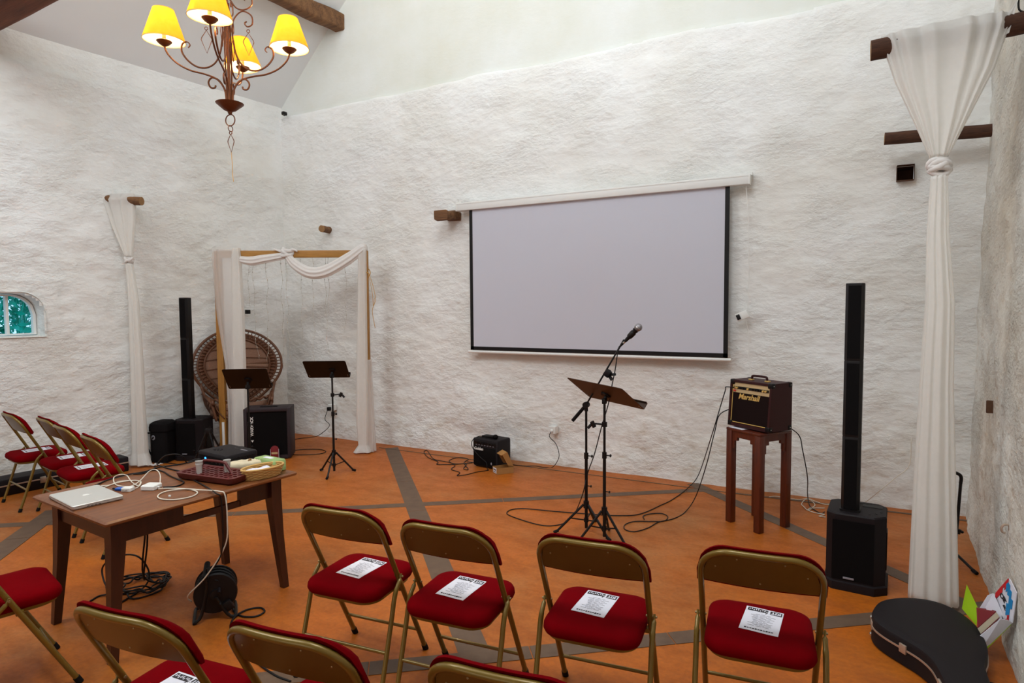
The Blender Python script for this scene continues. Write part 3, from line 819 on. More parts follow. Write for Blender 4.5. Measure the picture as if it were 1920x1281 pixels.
m = M(); m.grid([[Vector((0.10+0.20*i/10, -0.06+0.10*j/5+0.08*i/10, 0.012 + 0.022*abs(sin(i*1.1+j)))) for i in range(11)] for j in range(6)]); put('hem', m, MAT['whitecloth'], low, 180)

# ---- draped timber arch with string lights
A0 = Vector((-6.72, 5.03, 0)); A1 = Vector((-5.19, 5.92, 0)); AH = 2.49
ax = (A1-A0).normalized(); an = Vector((ax.y, -ax.x, 0)); W_ = (A1-A0).length
ang = atan2(ax.y, ax.x)
t = thing('wedding_arch', 'square timber arch draped with white muslin in front of the corner', 'arch', A0, ang)
# local: x along the arch, -y towards the room
for i, x in enumerate((0.0, W_)):
    m = M(); m.box((x, 0, AH/2), (0.075, 0.075, AH), bevel=0.004); put('post', m, MAT['archwood'], t)
m = M(); m.box((W_/2, 0, AH-0.04), (W_+0.06, 0.06, 0.085), bevel=0.004); put('crossbar', m, MAT['archbar'], t)
m = M(); m.box((0.012, -0.042, 0.20), (0.03, 0.012, 0.40), bevel=0.003); put('post_splint', m, MAT['white'], t)
# left: a sheer panel over the bar and post, narrowing towards the floor
rows = interp([((0.10, -0.01, AH+0.02), (0.16, 0, 0), (0, 0.06, 0)), ((0.10, -0.02, AH-0.10), (0.165, 0, 0), (0, 0.07, 0)), ((0.13, -0.03, 1.7), (0.15, 0, 0), (0, 0.07, 0)), ((0.17, -0.03, 1.1), (0.11, 0, 0), (0, 0.07, 0)), ((0.175, -0.03, 0.5), (0.10, 0, 0), (0, 0.065, 0)), ((0.17, -0.03, 0.02), (0.11, 0, 0), (0, 0.07, 0))], 60)
m = M().loops(drape(rows, 7, 120, 5.0, 0.16)); put('drape', m, MAT['sheer2'], t, 180)
rows = interp([((0.235, -0.02, AH+0.03), (0.045, 0, 0), (0, 0.065, 0)), ((0.235, -0.04, AH-0.08), (0.055, 0, 0), (0, 0.06, 0)), ((0.235, -0.05, 1.7), (0.075, 0, 0), (0, 0.05, 0)), ((0.225, -0.05, 0.8), (0.085, 0, 0), (0, 0.05, 0)), ((0.21, -0.05, 0.02), (0.09, 0, 0), (0, 0.055, 0))], 60)
m = M().loops(drape(rows, 6, 100, 6.0, 0.22)); put('drape', m, MAT['sheer'], t, 180)
# swag along the bar, knotted in the middle
def swag(pts, radii, pleats=7, seed=0.0, mat=None, name='swag'):
    P = catmull(pts, 10); n = len(P); L_ = []
    for i, q in enumerate(P):
        tt = (P[min(i+1, n-1)] - P[max(0, i-1)]).normalized(); s = Vector((0, 1, 0)); u = tt.cross(s).normalized()
        f = i/(n-1)*(len(radii)-1); j = min(len(radii)-2, int(f)); rr = radii[j] + (radii[j+1]-radii[j])*(f-j)
        L_.append([q + (s*cos(2*pi*k/40)*0.7 + u*sin(2*pi*k/40))*rr*(1 + 0.16*sin(pleats*2*pi*k/40 + i*0.05 + seed)) for k in range(40)])
    return put(name, M().loops(L_), mat or MAT['whitecloth'], t, 180)
kx = W_*0.475
swag([(0.26, -0.05, AH-0.10), (0.42, -0.06, AH-0.125), (0.56, -0.06, AH-0.105), (kx, -0.05, AH-0.06)], [0.035, 0.05, 0.048, 0.035])
swag([(kx, -0.05, AH-0.05), (kx+0.10, -0.07, AH-0.17), (kx+0.28, -0.08, AH-0.27), (kx+0.48, -0.08, AH-0.25), (W_-0.18, -0.07, AH-0.10), (W_-0.02, -0.05, AH+0.02), (W_+0.03, 0.0, AH+0.03)], [0.036, 0.05, 0.062, 0.066, 0.062, 0.05, 0.035], 8, 1.0)
m = M(); knot(m, (kx, -0.02, AH-0.035), 0.062, 3); m.tube([(kx-0.03, -0.05, AH-0.02), (kx-0.10, -0.06, AH+0.0), (kx-0.16, -0.05, AH+0.02)], [0.016, 0.012, 0.004], 7, smooth=4); m.tube([(kx+0.03, -0.05, AH+0.0), (kx+0.09, -0.06, AH+0.01), (kx+0.13, -0.05, AH-0.015)], [0.016, 0.012, 0.004], 7, smooth=4); put('knot', m, MAT['whitecloth'], t, 180)
rows = interp([((W_-0.02, -0.05, AH+0.02), (0.05, 0, 0), (0, 0.04, 0)), ((W_-0.03, -0.06, 1.9), (0.055, 0, 0), (0, 0.05, 0)), ((W_-0.05, -0.07, 1.0), (0.07, 0, 0), (0, 0.05, 0)), ((W_-0.055, -0.07, 0.35), (0.075, 0, 0), (0, 0.055, 0)), ((W_-0.05, -0.08, 0.10), (0.06, 0, 0), (0, 0.05, 0)), ((W_-0.06, -0.10, 0.015), (0.11, 0, 0), (0, 0.07, 0))], 60)
m = M().loops(drape(rows, 5, 100, 7.0, 0.22)); put('drape', m, MAT['sheer'], t, 180)
rows = interp([((W_+0.015, -0.02, 1.15), (0.045, 0, 0), (0, 0.05, 0)), ((W_+0.02, -0.03, 0.8), (0.05, 0, 0), (0, 0.055, 0)), ((W_+0.03, -0.03, 0.3), (0.055, 0, 0), (0, 0.06, 0)), ((W_+0.03, -0.04, 0.015), (0.07, 0, 0), (0, 0.07, 0))], 30)
m = M().loops(drape(rows, 4, 80, 8.0, 0.2)); put('drape', m, MAT['sheer2'], t, 180)
m = M(); hoop(m, (W_, 0, AH-0.27), 0.062, 0.006); m.tube([(W_-0.05, -0.06, AH-0.265), (W_+0.05, -0.06, AH-0.275)], 0.006, 5)
m.tube([(W_+0.05, -0.05, AH-0.27), (W_+0.10, -0.06, AH-0.42), (W_+0.13, -0.06, AH-0.60), (W_+0.09, -0.06, AH-0.74), (W_+0.12, -0.06, AH-0.95)], 0.0035, 5, smooth=5)
m.tube([(W_+0.045, -0.05, AH-0.28), (W_+0.09, -0.05, AH-0.50), (W_+0.10, -0.05, AH-0.68), (W_+0.12, -0.06, AH-0.58)], 0.003, 5, smooth=5); put('twine_tie', m, MAT['twine'], t)
t2 = thing('string_lights', 'thin unlit string lights hanging in strands from the arch crossbar', 'string lights', A0, ang)
m = M(); m.tube([(0.30, 0.045, AH-0.045)] + [(0.30+(W_-0.4)*i/8, 0.045, AH-0.05-0.006*(i % 2)) for i in range(1, 9)], 0.0022, 4, smooth=3); put('header_wire', m, MAT['fairy'], t2)
for i, (x, l) in enumerate(((0.34, 0.62), (0.40, 1.28), (0.56, 1.30), (0.74, 1.42), (0.80, 1.34), (0.98, 1.10), (1.12, 1.45), (1.27, 1.25), (1.31, 0.75), (1.52, 0.95))):
    m = M(); pts = []; nseg = int(l/0.05)
    for k in range(nseg+1): pts.append(Vector((x + 0.010*sin(k*0.8+i) + (0.03*sin(i*2)*(k/nseg)**4), 0.045 + 0.012*sin(k*0.5+i*2), AH-0.05-l*k/nseg)))
    m.tube(pts, 0.0016, 4)
    for k in range(2, nseg, 2): m.box(pts[k] + Vector((0.004, 0, 0)), (0.006, 0.006, 0.016))
    put('light_strand', m, MAT['fairy'], t2)
m = M(); q = Vector((left_x(5.72)+0.05, 5.72, 1.745))
for o_ in (0,):
    m.box(q, (0.05, 0.055, 0.055), bevel=0.006)
tag(put('wall_socket', m, MAT['black']), 'small dark box on the left wall near the corner, behind the arch drape', 'socket')
# ================================================================== FOLDING CHAIRS AND FLYERS
TILT = 0.51
def tube_y(z): return -(z-0.75)*TILT
def make_chair():
    t = thing('folding_chair', 'x', 'chair')
    hw = 0.222
    def mp(x, z):
        bow = -0.020*max(0.0, 1-(x/hw)**2) if z > 0.6 else 0.0
        return Vector((x, tube_y(z) + bow, z))
    pts = [mp(-hw, 0.012), mp(-hw, 0.30), mp(-hw, 0.55), mp(-hw, 0.73)]
    r_ = 0.118
    for k in range(1, 9):
        a = pi - (pi/2)*k/8; pts.append(mp(-hw + r_ + r_*cos(a), 0.738 + r_*0.94*sin(a)))
    for x in (-0.05, 0.0, 0.05): pts.append(mp(x, 0.849))
    for k in range(0, 8):
        a = pi/2 - (pi/2)*k/8; pts.append(mp(hw - r_ + r_*cos(a), 0.738 + r_*0.94*sin(a)))
    pts += [mp(hw, 0.73), mp(hw, 0.55), mp(hw, 0.30), mp(hw, 0.012)]
    m = M(); m.tube(pts, 0.0125, 10); fr = put('frame', m, MAT['gold'], t, 60)
    for s in (-1, 1):
        m = M(); m.cyl((s*hw, tube_y(0.0)-0.0, 0.0), (s*hw, tube_y(0.032), 0.032), 0.0155, seg=12); put('rubber_foot', m, MAT['rubber'], fr)
    # rear legs: flattened and riveted to the frame, bending back to the floor
    for s in (-1, 1):
        x = s*(hw+0.019)
        rp = [Vector((x, tube_y(0.505)+0.004, 0.512)), Vector((x, tube_y(0.50)-0.012, 0.485)), Vector((x, 0.082, 0.45)), Vector((x, 0.060, 0.40)), Vector((x, 0.040, 0.33)), Vector((x, -0.027, 0.12)), Vector((x, -0.066, 0.006))]
        m = M(); m.tube(rp, [0.005, 0.010] + [0.0115]*5, 10, smooth=5); lg = put('rear_leg', m, MAT['gold'], t, 60)
        m = M(); m.cyl((x, -0.068, 0.0), (x, -0.057, 0.03), 0.0145, seg=12); put('rubber_foot', m, MAT['rubber'], lg)
        m = M(); m.cyl((s*(hw-0.016), tube_y(0.50), 0.50), (s*(hw+0.030), tube_y(0.50), 0.50), 0.005, seg=10); put('rivet', m, MAT['screw'], lg)
    m = M(); m.cyl((-hw, tube_y(0.14), 0.14), (hw, tube_y(0.14), 0.14), 0.008, seg=10); put('front_stretcher', m, MAT['gold'], t)
    m = M(); m.cyl((-hw-0.019, -0.006, 0.185), (hw+0.019, -0.006, 0.185), 0.008, seg=10); put('rear_stretcher', m, MAT['gold'], t)
    # seat: metal pan and thick cushion
    cy = 0.142
    m = M(); m.rstack(0.192, 0.188, 0.085, [(0.012, 0.408), (0.0, 0.414), (0.0, 0.428), (0.010, 0.431)], 7, (0, cy, 0)); pan = put('seat_pan', m, MAT['gold'], t)
    for s in (-1, 1):
        m = M(); m.box((s*0.204, tube_y(0.42), 0.42), (0.028, 0.03, 0.022), bevel=0.003); put('seat_bracket', m, MAT['gold'], pan)
    m = M(); m.rstack(0.205, 0.203, 0.080, [(0.016, 0.427), (0.004, 0.432), (-0.002, 0.446), (0.0, 0.464), (0.006, 0.476), (0.020, 0.484), (0.050, 0.489), (0.095, 0.492), (0.14, 0.493)], 9, (0, cy, 0)); put('seat', m, MAT['velvet'], t, 60)
    # backrest: bent metal panel, cushion on the front
    def panel(x, f, grow, off):
        w = hw - 0.010 + grow
        ax_ = abs(x)
        zt = 0.843 + grow if ax_ < w-0.115 else 0.728 + (0.115+grow)*sqrt(max(0.0, 1-((ax_-(w-0.115))/0.115)**2))
        zb = 0.693 - grow*0.5
        z = zb + (zt-zb)*f
        return Vector((x, tube_y(z) - 0.020*max(0.0, 1-(x/hw)**2) + off, z))
    def grids(grow, o0, o1, puff=0.0):
        w = hw - 0.010 + grow; nx = 28; nz = 8
        A = []; B = []
        for j in range(nz+1):
            f = j/nz; ra = []; rb = []
            for i in range(nx+1):
                x = -w*0.999 + 2*w*0.999*i/nx
                e = min(1.0, min(f, 1-f)*6, (1-abs(x)/w)*7)
                ra.append(panel(x, f, grow, o0)); rb.append(panel(x, f, grow, o1 - puff*(1-sqrt(max(0.0, e)))))
            A.append(ra); B.append(rb)
        return A, B
    m = M(); m.slab(*grids(0.0, -0.003, 0.006)); bk = put('back_panel', m, MAT['goldpanel'], t, 50)
    for x, z in ((-0.165, 0.772), (0.165, 0.772), (-0.085, 0.822), (0.085, 0.822), (0.0, 0.718)):
        q = Vector((x, tube_y(z) - 0.020*max(0.0, 1-(x/hw)**2) - 0.004, z)); m = M(); m.sphere(q, 0.0036, (1, 0.4, 1), 8, 6); put('screw', m, MAT['screw'], bk)
    m = M(); m.slab(*grids(0.027, 0.013, 0.050, 0.024)); put('back_cushion', m, MAT['velvet'], t, 60)
    return t
chair0 = make_chair()
used = [False]
def chair(c, yaw, label, group):
    rz = radians(yaw); loc = Vector((c[0], c[1], 0))
    if not used[0]:
        used[0] = True; chair0.location = loc; chair0.rotation_euler = (0, 0, rz); chair0['label'] = label; chair0['group'] = group; return chair0
    return dup(chair0, loc, rz, label, group)
GA, GB = 'chairs in the front rows', 'chairs along the left wall'
CH_ = {}
for k, c, y, lab, g in (
    ('c1', (-2.085, 2.18), 6, 'red folding chair at the left end of the front row, next to the table', GA),
    ('c2', (-1.515, 2.22), 5.5, 'red folding chair with flyer, second from left in the front row', GA),
    ('c3', (-0.893, 2.347), 6.5, 'red folding chair with flyer, directly in front of the middle music stand', GA),
    ('c4', (-0.262, 2.525), 6.5, 'red folding chair at the right end of the front row, beside the speaker column', GA),
    ('c5', (-1.99, 1.13), 7.5, 'red folding chair at bottom left behind the table leg, flyer on its seat', GA),
    ('c6', (-1.437, 1.277), 7, 'red folding chair at the bottom edge, middle of the three nearest chairs', GA),
    ('c7', (-0.775, 1.405), 7, 'red folding chair at the bottom edge, only its backrest top showing', GA),
    ('L', (-3.525, 1.26), -14, 'red folding chair cut off at the left edge, its seat against the table', GA),
    ('A', (-6.645, 2.83), -9, 'red folding chair furthest left in the row along the left wall', GB),
    ('B', (-6.06, 2.84), -10, 'red folding chair second from left in the row along the left wall', GB),
    ('C', (-5.54, 2.72), -11, 'red folding chair third from left in the row along the left wall', GB),
    ('D', (-4.89, 2.59), -12, 'red folding chair nearest the table in the row along the left wall', GB)):
    CH_[k] = chair(c, y, lab, g)
# printed flyers lying on the seats
def make_flyer():
    t = thing('flyer', 'x', 'flyer')
    w, h = 0.148, 0.210
    m = M(); m.slab([[Vector((-w/2 + w*i/6, -h/2 + h*j/6, 0.0 + 0.0006*sin(i+j))) for i in range(7)] for j in range(7)], [[Vector((-w/2 + w*i/6, -h/2 + h*j/6, 0.0009 + 0.0006*sin(i+j))) for i in range(7)] for j in range(7)])
    put('sheet', m, MAT['paper'], t)
    m = M(); rr = random.Random(3)
    m.box((-0.026, 0.0835, 0.0016), (0.080, 0.026, 0.0006)); m.box((0.046, 0.0815, 0.0016), (0.046, 0.030, 0.0006)); m.box((0.008, 0.066, 0.0016), (0.003, 0.012, 0.0006))
    put('banner_print', m, MAT['ink'], t)
    m = M()
    for k in range(9): m.box((-0.058 + k*0.0085, 0.084 + 0.004*sin(k*2.2), 0.0021), (0.004, 0.008 + 0.006*rr.random(), 0.0004))
    k_ = letters('KIT', 0.026, 0.0003, bold=0.001); k_.xform(Matrix.Translation((0.046, 0.081, 0.0022)) @ Matrix.Rotation(pi, 4, 'Z'))
    me_ = bpy.data.meshes.new('tmp'); k_.bm.to_mesh(me_); m.bm.from_mesh(me_); bpy.data.meshes.remove(me_)
    put('banner_lettering', m, MAT['paper'], t)
    m = M()
    for k in range(11):
        y = 0.046 - k*0.0105; l = 0.05 + 0.05*rr.random()
        for q in range(3): m.box((-l/2 + l*(q+0.5)/3 + 0.006*sin(k*3), y, 0.0016), (l/3-0.004, 0.0022, 0.0004))
    put('text_lines', m, MAT['greyink'], t)
    m = M()
    for q in range(11): m.box((-0.052 + q*0.0102, -0.086, 0.0016), (0.0075, 0.0062 if q % 4 else 0.009, 0.0004))
    put('title_line', m, MAT['ink'], t)
    return t
fly0 = make_flyer(); fused = [False]
for k, dx, dy, rz, lab in (('c1', -0.005, 0.155, -6, 'printed flyer on the front-row chair next to the table'), ('c2', -0.01, 0.155, -5, 'printed flyer on the second chair of the front row'),
    ('c3', -0.02, 0.170, -6, 'printed flyer on the chair in front of the middle music stand'), ('c4', 0.01, 0.160, -8, 'printed flyer on the right end chair of the front row'),
    ('c5', 0.0, 0.115, -4, 'printed flyer on the near chair at bottom left'), ('A', 0.01, 0.145, -3, 'printed flyer on the leftmost chair along the left wall'),
    ('B', 0.01, 0.145, -4, 'printed flyer on the second chair along the left wall'), ('C', 0.0, 0.145, -3, 'printed flyer on the third chair along the left wall'), ('D', 0.02, 0.145, -2, 'printed flyer on the left-wall chair nearest the table')):
    c = CH_[k]; M_ = Matrix.Rotation(c.rotation_euler.z, 3, 'Z'); loc = c.location + M_ @ Vector((dx, dy, 0.4932))
    if not fused[0]: fused[0] = True; fly0.location = loc; fly0.rotation_euler = (0, 0, c.rotation_euler.z + radians(rz)); fly0['label'] = lab; fly0['group'] = 'flyers on the chairs'
    else: dup(fly0, loc, c.rotation_euler.z + radians(rz), lab, 'flyers on the chairs')

# ================================================================== TABLE AND WHAT LIES ON IT
TC = Vector((-3.545, 2.295, 0)); TY = radians(-5)
t = thing('table', 'brown wooden table with tapered legs and empty drawer openings, left of centre', 'table', TC, TY)
hw, hd, TZ = 0.430, 0.565, 0.75
m = M(); m.rstack(hw, hd, 0.012, [(0.030, 0.722), (0.006, 0.727), (0.0, 0.734), (0.0, 0.742), (0.010, 0.748), (0.013, 0.75)], 3); put('tabletop', m, MAT['tablewood'], t, 30)
LG = [(-0.352, -0.49), (0.345, -0.515), (-0.30, 0.50), (0.345, 0.485)]
for x, y in LG:
    sx = 1 if x > 0 else -1; sy = 1 if y > 0 else -1
    tx, ty = x - sx*0.012, y - sy*0.035
    def sq(cx, cy, h, z): return [Vector((cx-h, cy-h, z)), Vector((cx+h, cy-h, z)), Vector((cx+h, cy+h, z)), Vector((cx-h, cy+h, z))]
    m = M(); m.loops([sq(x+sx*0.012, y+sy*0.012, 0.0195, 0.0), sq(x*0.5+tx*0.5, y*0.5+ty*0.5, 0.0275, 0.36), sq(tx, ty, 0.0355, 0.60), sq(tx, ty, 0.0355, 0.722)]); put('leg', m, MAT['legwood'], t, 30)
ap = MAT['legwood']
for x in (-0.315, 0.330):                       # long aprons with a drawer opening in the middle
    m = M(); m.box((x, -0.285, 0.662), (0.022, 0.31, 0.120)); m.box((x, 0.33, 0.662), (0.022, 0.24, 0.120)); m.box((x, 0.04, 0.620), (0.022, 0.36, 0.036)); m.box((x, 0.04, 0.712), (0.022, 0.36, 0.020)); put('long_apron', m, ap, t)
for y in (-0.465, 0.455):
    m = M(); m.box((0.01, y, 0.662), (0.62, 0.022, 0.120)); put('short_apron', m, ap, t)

def on_table(px, py, z=0.75): q = fl(px, py, z); return Vector((q.x, q.y, 0.7502))
def lying(name, label, cat, loc, rz, group=None): return thing(name, label, cat, loc, radians(rz), group)
# laptop
t = lying('laptop', 'closed silver laptop on the near end of the table', 'laptop', (-3.675, 1.875, 0.7502), -9)
lw, ld = 0.178, 0.122
m = M(); m.rstack(lw, ld, 0.014, [(0.006, 0.0), (0.001, 0.004), (0.0, 0.008), (0.0, 0.0135)], 5); base = put('base', m, MAT['alu'], t)
m = M()
for k in range(4): m.box((lw-0.0006, -0.05+0.018*k, 0.008), (0.0024, 0.011, 0.003))
m.box((-lw+0.02, -ld+0.0004, 0.008), (0.03, 0.002, 0.003)); put('port', m, MAT['black'], base)
m = M(); m.rstack(lw, ld, 0.014, [(0.001, 0.0145), (0.0, 0.016), (0.0, 0.020), (0.003, 0.023), (0.012, 0.0238)], 5); lid = put('lid', m, MAT['alu'], t)
m = M()
ap_ = [];
for k in range(36):                              # fruit-shaped mark with a bite at the right and a leaf
    a = 2*pi*k/36; r = 0.017*(1 - 0.12*max(0, sin(a))**6 + 0.03*cos(2*a))
    x, y = r*cos(a)*0.95, r*sin(a)
    d = hypot(x-0.0195, y-0.002)
    if d < 0.0095: x, y = 0.0195 - 0.0095*(0.0195-x)/d, 0.002 + 0.0095*(y-0.002)/d
    ap_.append((x, y))
m.prism(ap_, 0.0236, 0.0242); m.prism([(0.0, 0.0185), (0.004, 0.0205), (0.0075, 0.026), (0.003, 0.0235)], 0.0236, 0.0242); put('logo', m, MAT['white'], lid)
# white charger bricks
t = lying('charger_brick', 'white square laptop charger on the table', 'charger', on_table(284, 917), 24)
m = M(); m.rstack(0.041, 0.041, 0.008, [(0.004, 0), (0.0, 0.004), (0, 0.024), (0.004, 0.028), (0.012, 0.0285)], 5); put('housing', m, MAT['white'], t)
m = M(); m.box((0.046, -0.005, 0.013), (0.014, 0.012, 0.010), bevel=0.003); put('cable_collar', m, MAT['white'], t)
t = lying('plug_adapter', 'small white plug adapter beside the blue plug on the table', 'plug adapter', on_table(240, 921), 24)
m = M(); m.rstack(0.028, 0.022, 0.005, [(0.003, 0), (0, 0.003), (0, 0.020), (0.003, 0.023)], 4); put('housing', m, MAT['white'], t)
for s in (-1, 1):
    m = M(); m.cyl((s*0.009, -0.021, 0.012), (s*0.009, -0.036, 0.012), 0.0025, seg=8); put('pin', m, MAT['steel'], t)
t = lying('video_plug', 'bright blue cable plug on the table between laptop and adapter', 'plug', on_table(225, 919.5), 24)
m = M(); m.rstack(0.022, 0.016, 0.004, [(0.002, 0.002), (0, 0.004), (0, 0.013), (0.002, 0.015)], 4); put('housing', m, MAT['blueplug'], t)
m = M(); m.cyl((-0.022, 0, 0.008), (-0.045, 0.004, 0.008), 0.006, seg=10); put('strain_relief', m, MAT['black'], t)
m = M(); q = on_table(318, 931.5); m.rstack(0.007, 0.005, 0.003, [(0, 0), (0, 0.008), (0.002, 0.009)], 3, q)
tag(put('cable_tip', m, MAT['white']), 'tiny white cap lying inside the white cable loop on the table', 'cap')

def cab(name, label, pts, r, mat, cat='cable', sm=6, seg=7, group=None):
    m = M(); m.tube([Vector(q) for q in pts], r, seg, smooth=sm); return tag(put(name, m, mat, None, 180), label, cat, group)
def tp(px, py, z=0.755): return fl(px, py, z)
cab('charger_cable', 'white charger cable looping on the table and hanging down to the cable reel',
    [tp(297, 917, .763), tp(315, 916), tp(350, 917), tp(370, 923), tp(360, 931), tp(330, 937), tp(303, 936), tp(296, 930), tp(310, 922), tp(345, 917, .758), tp(375, 919, .760), Vector((-3.095, 2.27, 0.765)), Vector((-3.055, 2.28, 0.745)), Vector((-3.05, 2.285, 0.60)), Vector((-3.07, 2.28, 0.45)), Vector((-3.16, 2.22, 0.28)), Vector((-3.27, 2.18, 0.16)), Vector((-3.30, 2.22, 0.10))], 0.0038, MAT['whitecable'])
cab('charger_cable', 'thin white cable with coiled loops behind the laptop on the table',
    [tp(300, 907, .77), tp(300, 890, .80), tp(292, 881, .825), tp(280, 884, .81), tp(262, 902, .765), tp(245, 912), tp(222, 911), tp(214, 905), tp(214, 895, .775), tp(226, 890, .79), tp(238, 892, .775), tp(246, 903), tp(258, 911), tp(263, 905), tp(255, 901), tp(225, 903), tp(205, 910), tp(190, 911)], 0.0032, MAT['whitecable'])
cab('charger_cable', 'short white cable ending in a tip beside the charger',
    [tp(250, 917, .758), tp(258, 914), tp(264, 908), tp(262, 902), tp(240, 902), tp(215, 907), tp(196, 914)], 0.003, MAT['whitecable'])
# black cable tangle from the projector across the table
cab('video_cable', 'thick black cable running along the far side of the table to the projector',
    [Vector((-3.74, 2.66, .80)), tp(365, 862, .76), tp(350, 868), tp(330, 872), tp(300, 876), tp(270, 885), tp(240, 890, .757), tp(205, 899), tp(184, 908), tp(178, 910)], 0.0045, MAT['cable'])
cab('power_cable', 'black cable arching off the projector over the table top',
    [Vector((-3.79, 2.655, .79)), tp(352, 868, .765), tp(345, 858, .81), tp(330, 852, .84), tp(310, 855, .82), tp(298, 866, .77), tp(296, 872), tp(325, 881), tp(350, 886), tp(365, 892)], 0.0042, MAT['cable'])
cab('power_cable', 'black cable looping between charger and tray on the table',
    [tp(306, 914, .757), tp(330, 912), tp(345, 905), tp(334, 899), tp(318, 892), tp(305, 884), tp(285, 882), tp(268, 888), tp(250, 889)], 0.0042, MAT['cable'])
cab('power_cable', 'black cable hanging off the table edge down to the cable reel',
    [tp(350, 893, .757), tp(372, 905), tp(385, 912, .758), Vector((-3.085, 2.245, 0.762)), Vector((-3.055, 2.255, 0.72)), Vector((-3.065, 2.26, 0.45)), Vector((-3.13, 2.25, 0.33)), Vector((-3.20, 2.25, 0.30)), Vector((-3.19, 2.27, 0.245)), Vector((-3.15, 2.29, 0.225))], 0.004, MAT['cable'])
# projector
t = lying('projector', 'black video projector with blue indicator light on the table', 'projector', (-3.655, 2.760, 0.7502), -6)
pw, pd = 0.168, 0.118
m = M(); m.rstack(pw, pd, 0.022, [(0.012, 0.008), (0.002, 0.012), (0.0, 0.02), (0.0, 0.082), (0.006, 0.090), (0.016, 0.092)], 5); body = put('body', m, MAT['tolex'], t)
m = M(); m.box((0, -pd-0.0005, 0.045), (0.28, 0.004, 0.052)); put('rear_panel', m, MAT['grille'], body)
for x, w in ((-0.02, 0.022), (0.02, 0.030), (0.07, 0.02), (0.105, 0.016)):
    m = M(); m.box((x, -pd-0.003, 0.035), (w, 0.004, 0.012), bevel=0.001); put('socket', m, MAT['black'], body)
m = M(); m.sphere((-0.062, -pd-0.004, 0.052), 0.0075, (1.3, .6, 1), 10, 8); put('indicator_light', m, MAT['bluelight'], body)
m = M()
for i in range(9):
    for j in range(2): m.box((pw+0.0005, -0.08+0.02*i, 0.035+0.026*j), (0.003, 0.012, 0.016))
put('side_vent', m, MAT['black'], body)
m = M()
for k in range(8): 
    a = k*pi/4; m.cyl((-0.055+0.030*cos(a), -0.035+0.022*sin(a), 0.0915), (-0.055+0.030*cos(a), -0.035+0.022*sin(a), 0.0945), 0.006, seg=10)
m.cyl((-0.055, -0.035, 0.0915), (-0.055, -0.035, 0.0945), 0.008, seg=10); put('control_button', m, MAT['tolex'], body)
m = M(); m.lathe([(0, 0.0905), (0.028, 0.0925), (0.032, 0.0925)], (0.0, 0.085, 0), 20); put('focus_ring', m, MAT['black'], body)
m = M()
for k in range(7): m.box((0.070+0.0105*k, 0.055, 0.0924), (0.0075, 0.012, 0.0012))
put('top_mark', m, MAT['greyink'], body)
m = M(); m.cyl((0.05, pd-0.004, 0.052), (0.05, pd+0.012, 0.052), 0.033, seg=24); put('lens', m, MAT['black'], t)
for sx in (-1, 1):
    for sy in (-1, 1):
        m = M(); m.cyl((sx*0.13, sy*0.08, 0.0), (sx*0.13, sy*0.08, 0.012), 0.011, seg=12); put('foot', m, MAT['rubber'], t)
# maroon carrier tray with round holes and a carrying handle
TRX, TRY = -3.39, 2.475
t = lying('cup_carrier', 'maroon plastic cup carrier with round holes and arched handle on the table', 'cup carrier', (TRX, TRY, 0.7502), 6)
tw, td = 0.222, 0.098
m = M()
nx_, ny_ = 11, 5; cw, cdp = 2*tw*0.93/nx_, 2*td*0.9/ny_
for zt in (0.040,):
    for i in range(nx_):                                    # top plate: each cell is a square with a round hole
        for j in range(ny_):
            cx = -tw*0.93 + cw*(i+0.5); cy = -td*0.9 + cdp*(j+0.5); n_ = 16; rr = min(cw, cdp)*0.39
            sqp = []
            for k in range(n_):
                a = 2*pi*k/n_; d = max(abs(cos(a)), abs(sin(a))); sqp.append(Vector((cx + cos(a)/d*cw/2, cy + sin(a)/d*cdp/2, zt)))
            o1 = [m._v(q) for q in sqp]; o2 = [m._v((cx+rr*cos(2*pi*k/n_), cy+rr*sin(2*pi*k/n_), zt)) for k in range(n_)]; o3 = [m._v((cx+rr*cos(2*pi*k/n_), cy+rr*sin(2*pi*k/n_), zt-0.016)) for k in range(n_)]
            for k in range(n_):
                k2 = (k+1) % n_; m.face([o1[k], o1[k2], o2[k2], o2[k]]); m.face([o2[k], o2[k2], o3[k2], o3[k]])
put('hole_plate', m, MAT['maroon'], t, 50)
L_ = [[Vector((x, y, z)) for x, y in rrect(tw+e, td+e, 0.03, 5)] for e, z in ((-0.014, 0.0), (0.0, 0.010), (0.008, 0.036), (0.010, 0.043), (-0.012, 0.043), (-0.014, 0.036), (-0.022, 0.012))]
m = M().loops(L_, True, True); put('rim', m, MAT['maroon'], t, 40)
m = M(); m.tube([(-0.135, 0.005, 0.036), (-0.118, 0.005, 0.085), (-0.095, 0.005, 0.104), (0.055, 0.005, 0.104), (0.085, 0.005, 0.085), (0.125, 0.005, 0.036)], 0.0085, 10, smooth=5); put('handle', m, MAT['maroon'], t)
for px, x, y, rz in ((0, -0.085, -0.050, 0), (1, 0.055, 0.032, 0)):
    c = Matrix.Rotation(radians(6), 3, 'Z') @ Vector((x, y, 0)) + Vector((TRX, TRY, 0.774))
    m = M(); m.lathe([(0, 0.0), (0.0145, 0.0), (0.021, 0.088), (0.0225, 0.090), (0.0205, 0.090), (0.0140, 0.003), (0, 0.003)], seg=24)
    for zz in (0.07, 0.075): m.lathe([(0.0205, zz-0.001), (0.0215, zz), (0.0205, zz+0.001)], seg=24)
    o = put('plastic_cup', m, MAT['cupplastic'], None, 40, loc=c)
    tag(o, ('translucent plastic cup standing at the left of the maroon carrier handle', 'translucent plastic cup standing at the right of the maroon carrier handle')[px], 'cup', 'cups in the maroon carrier')
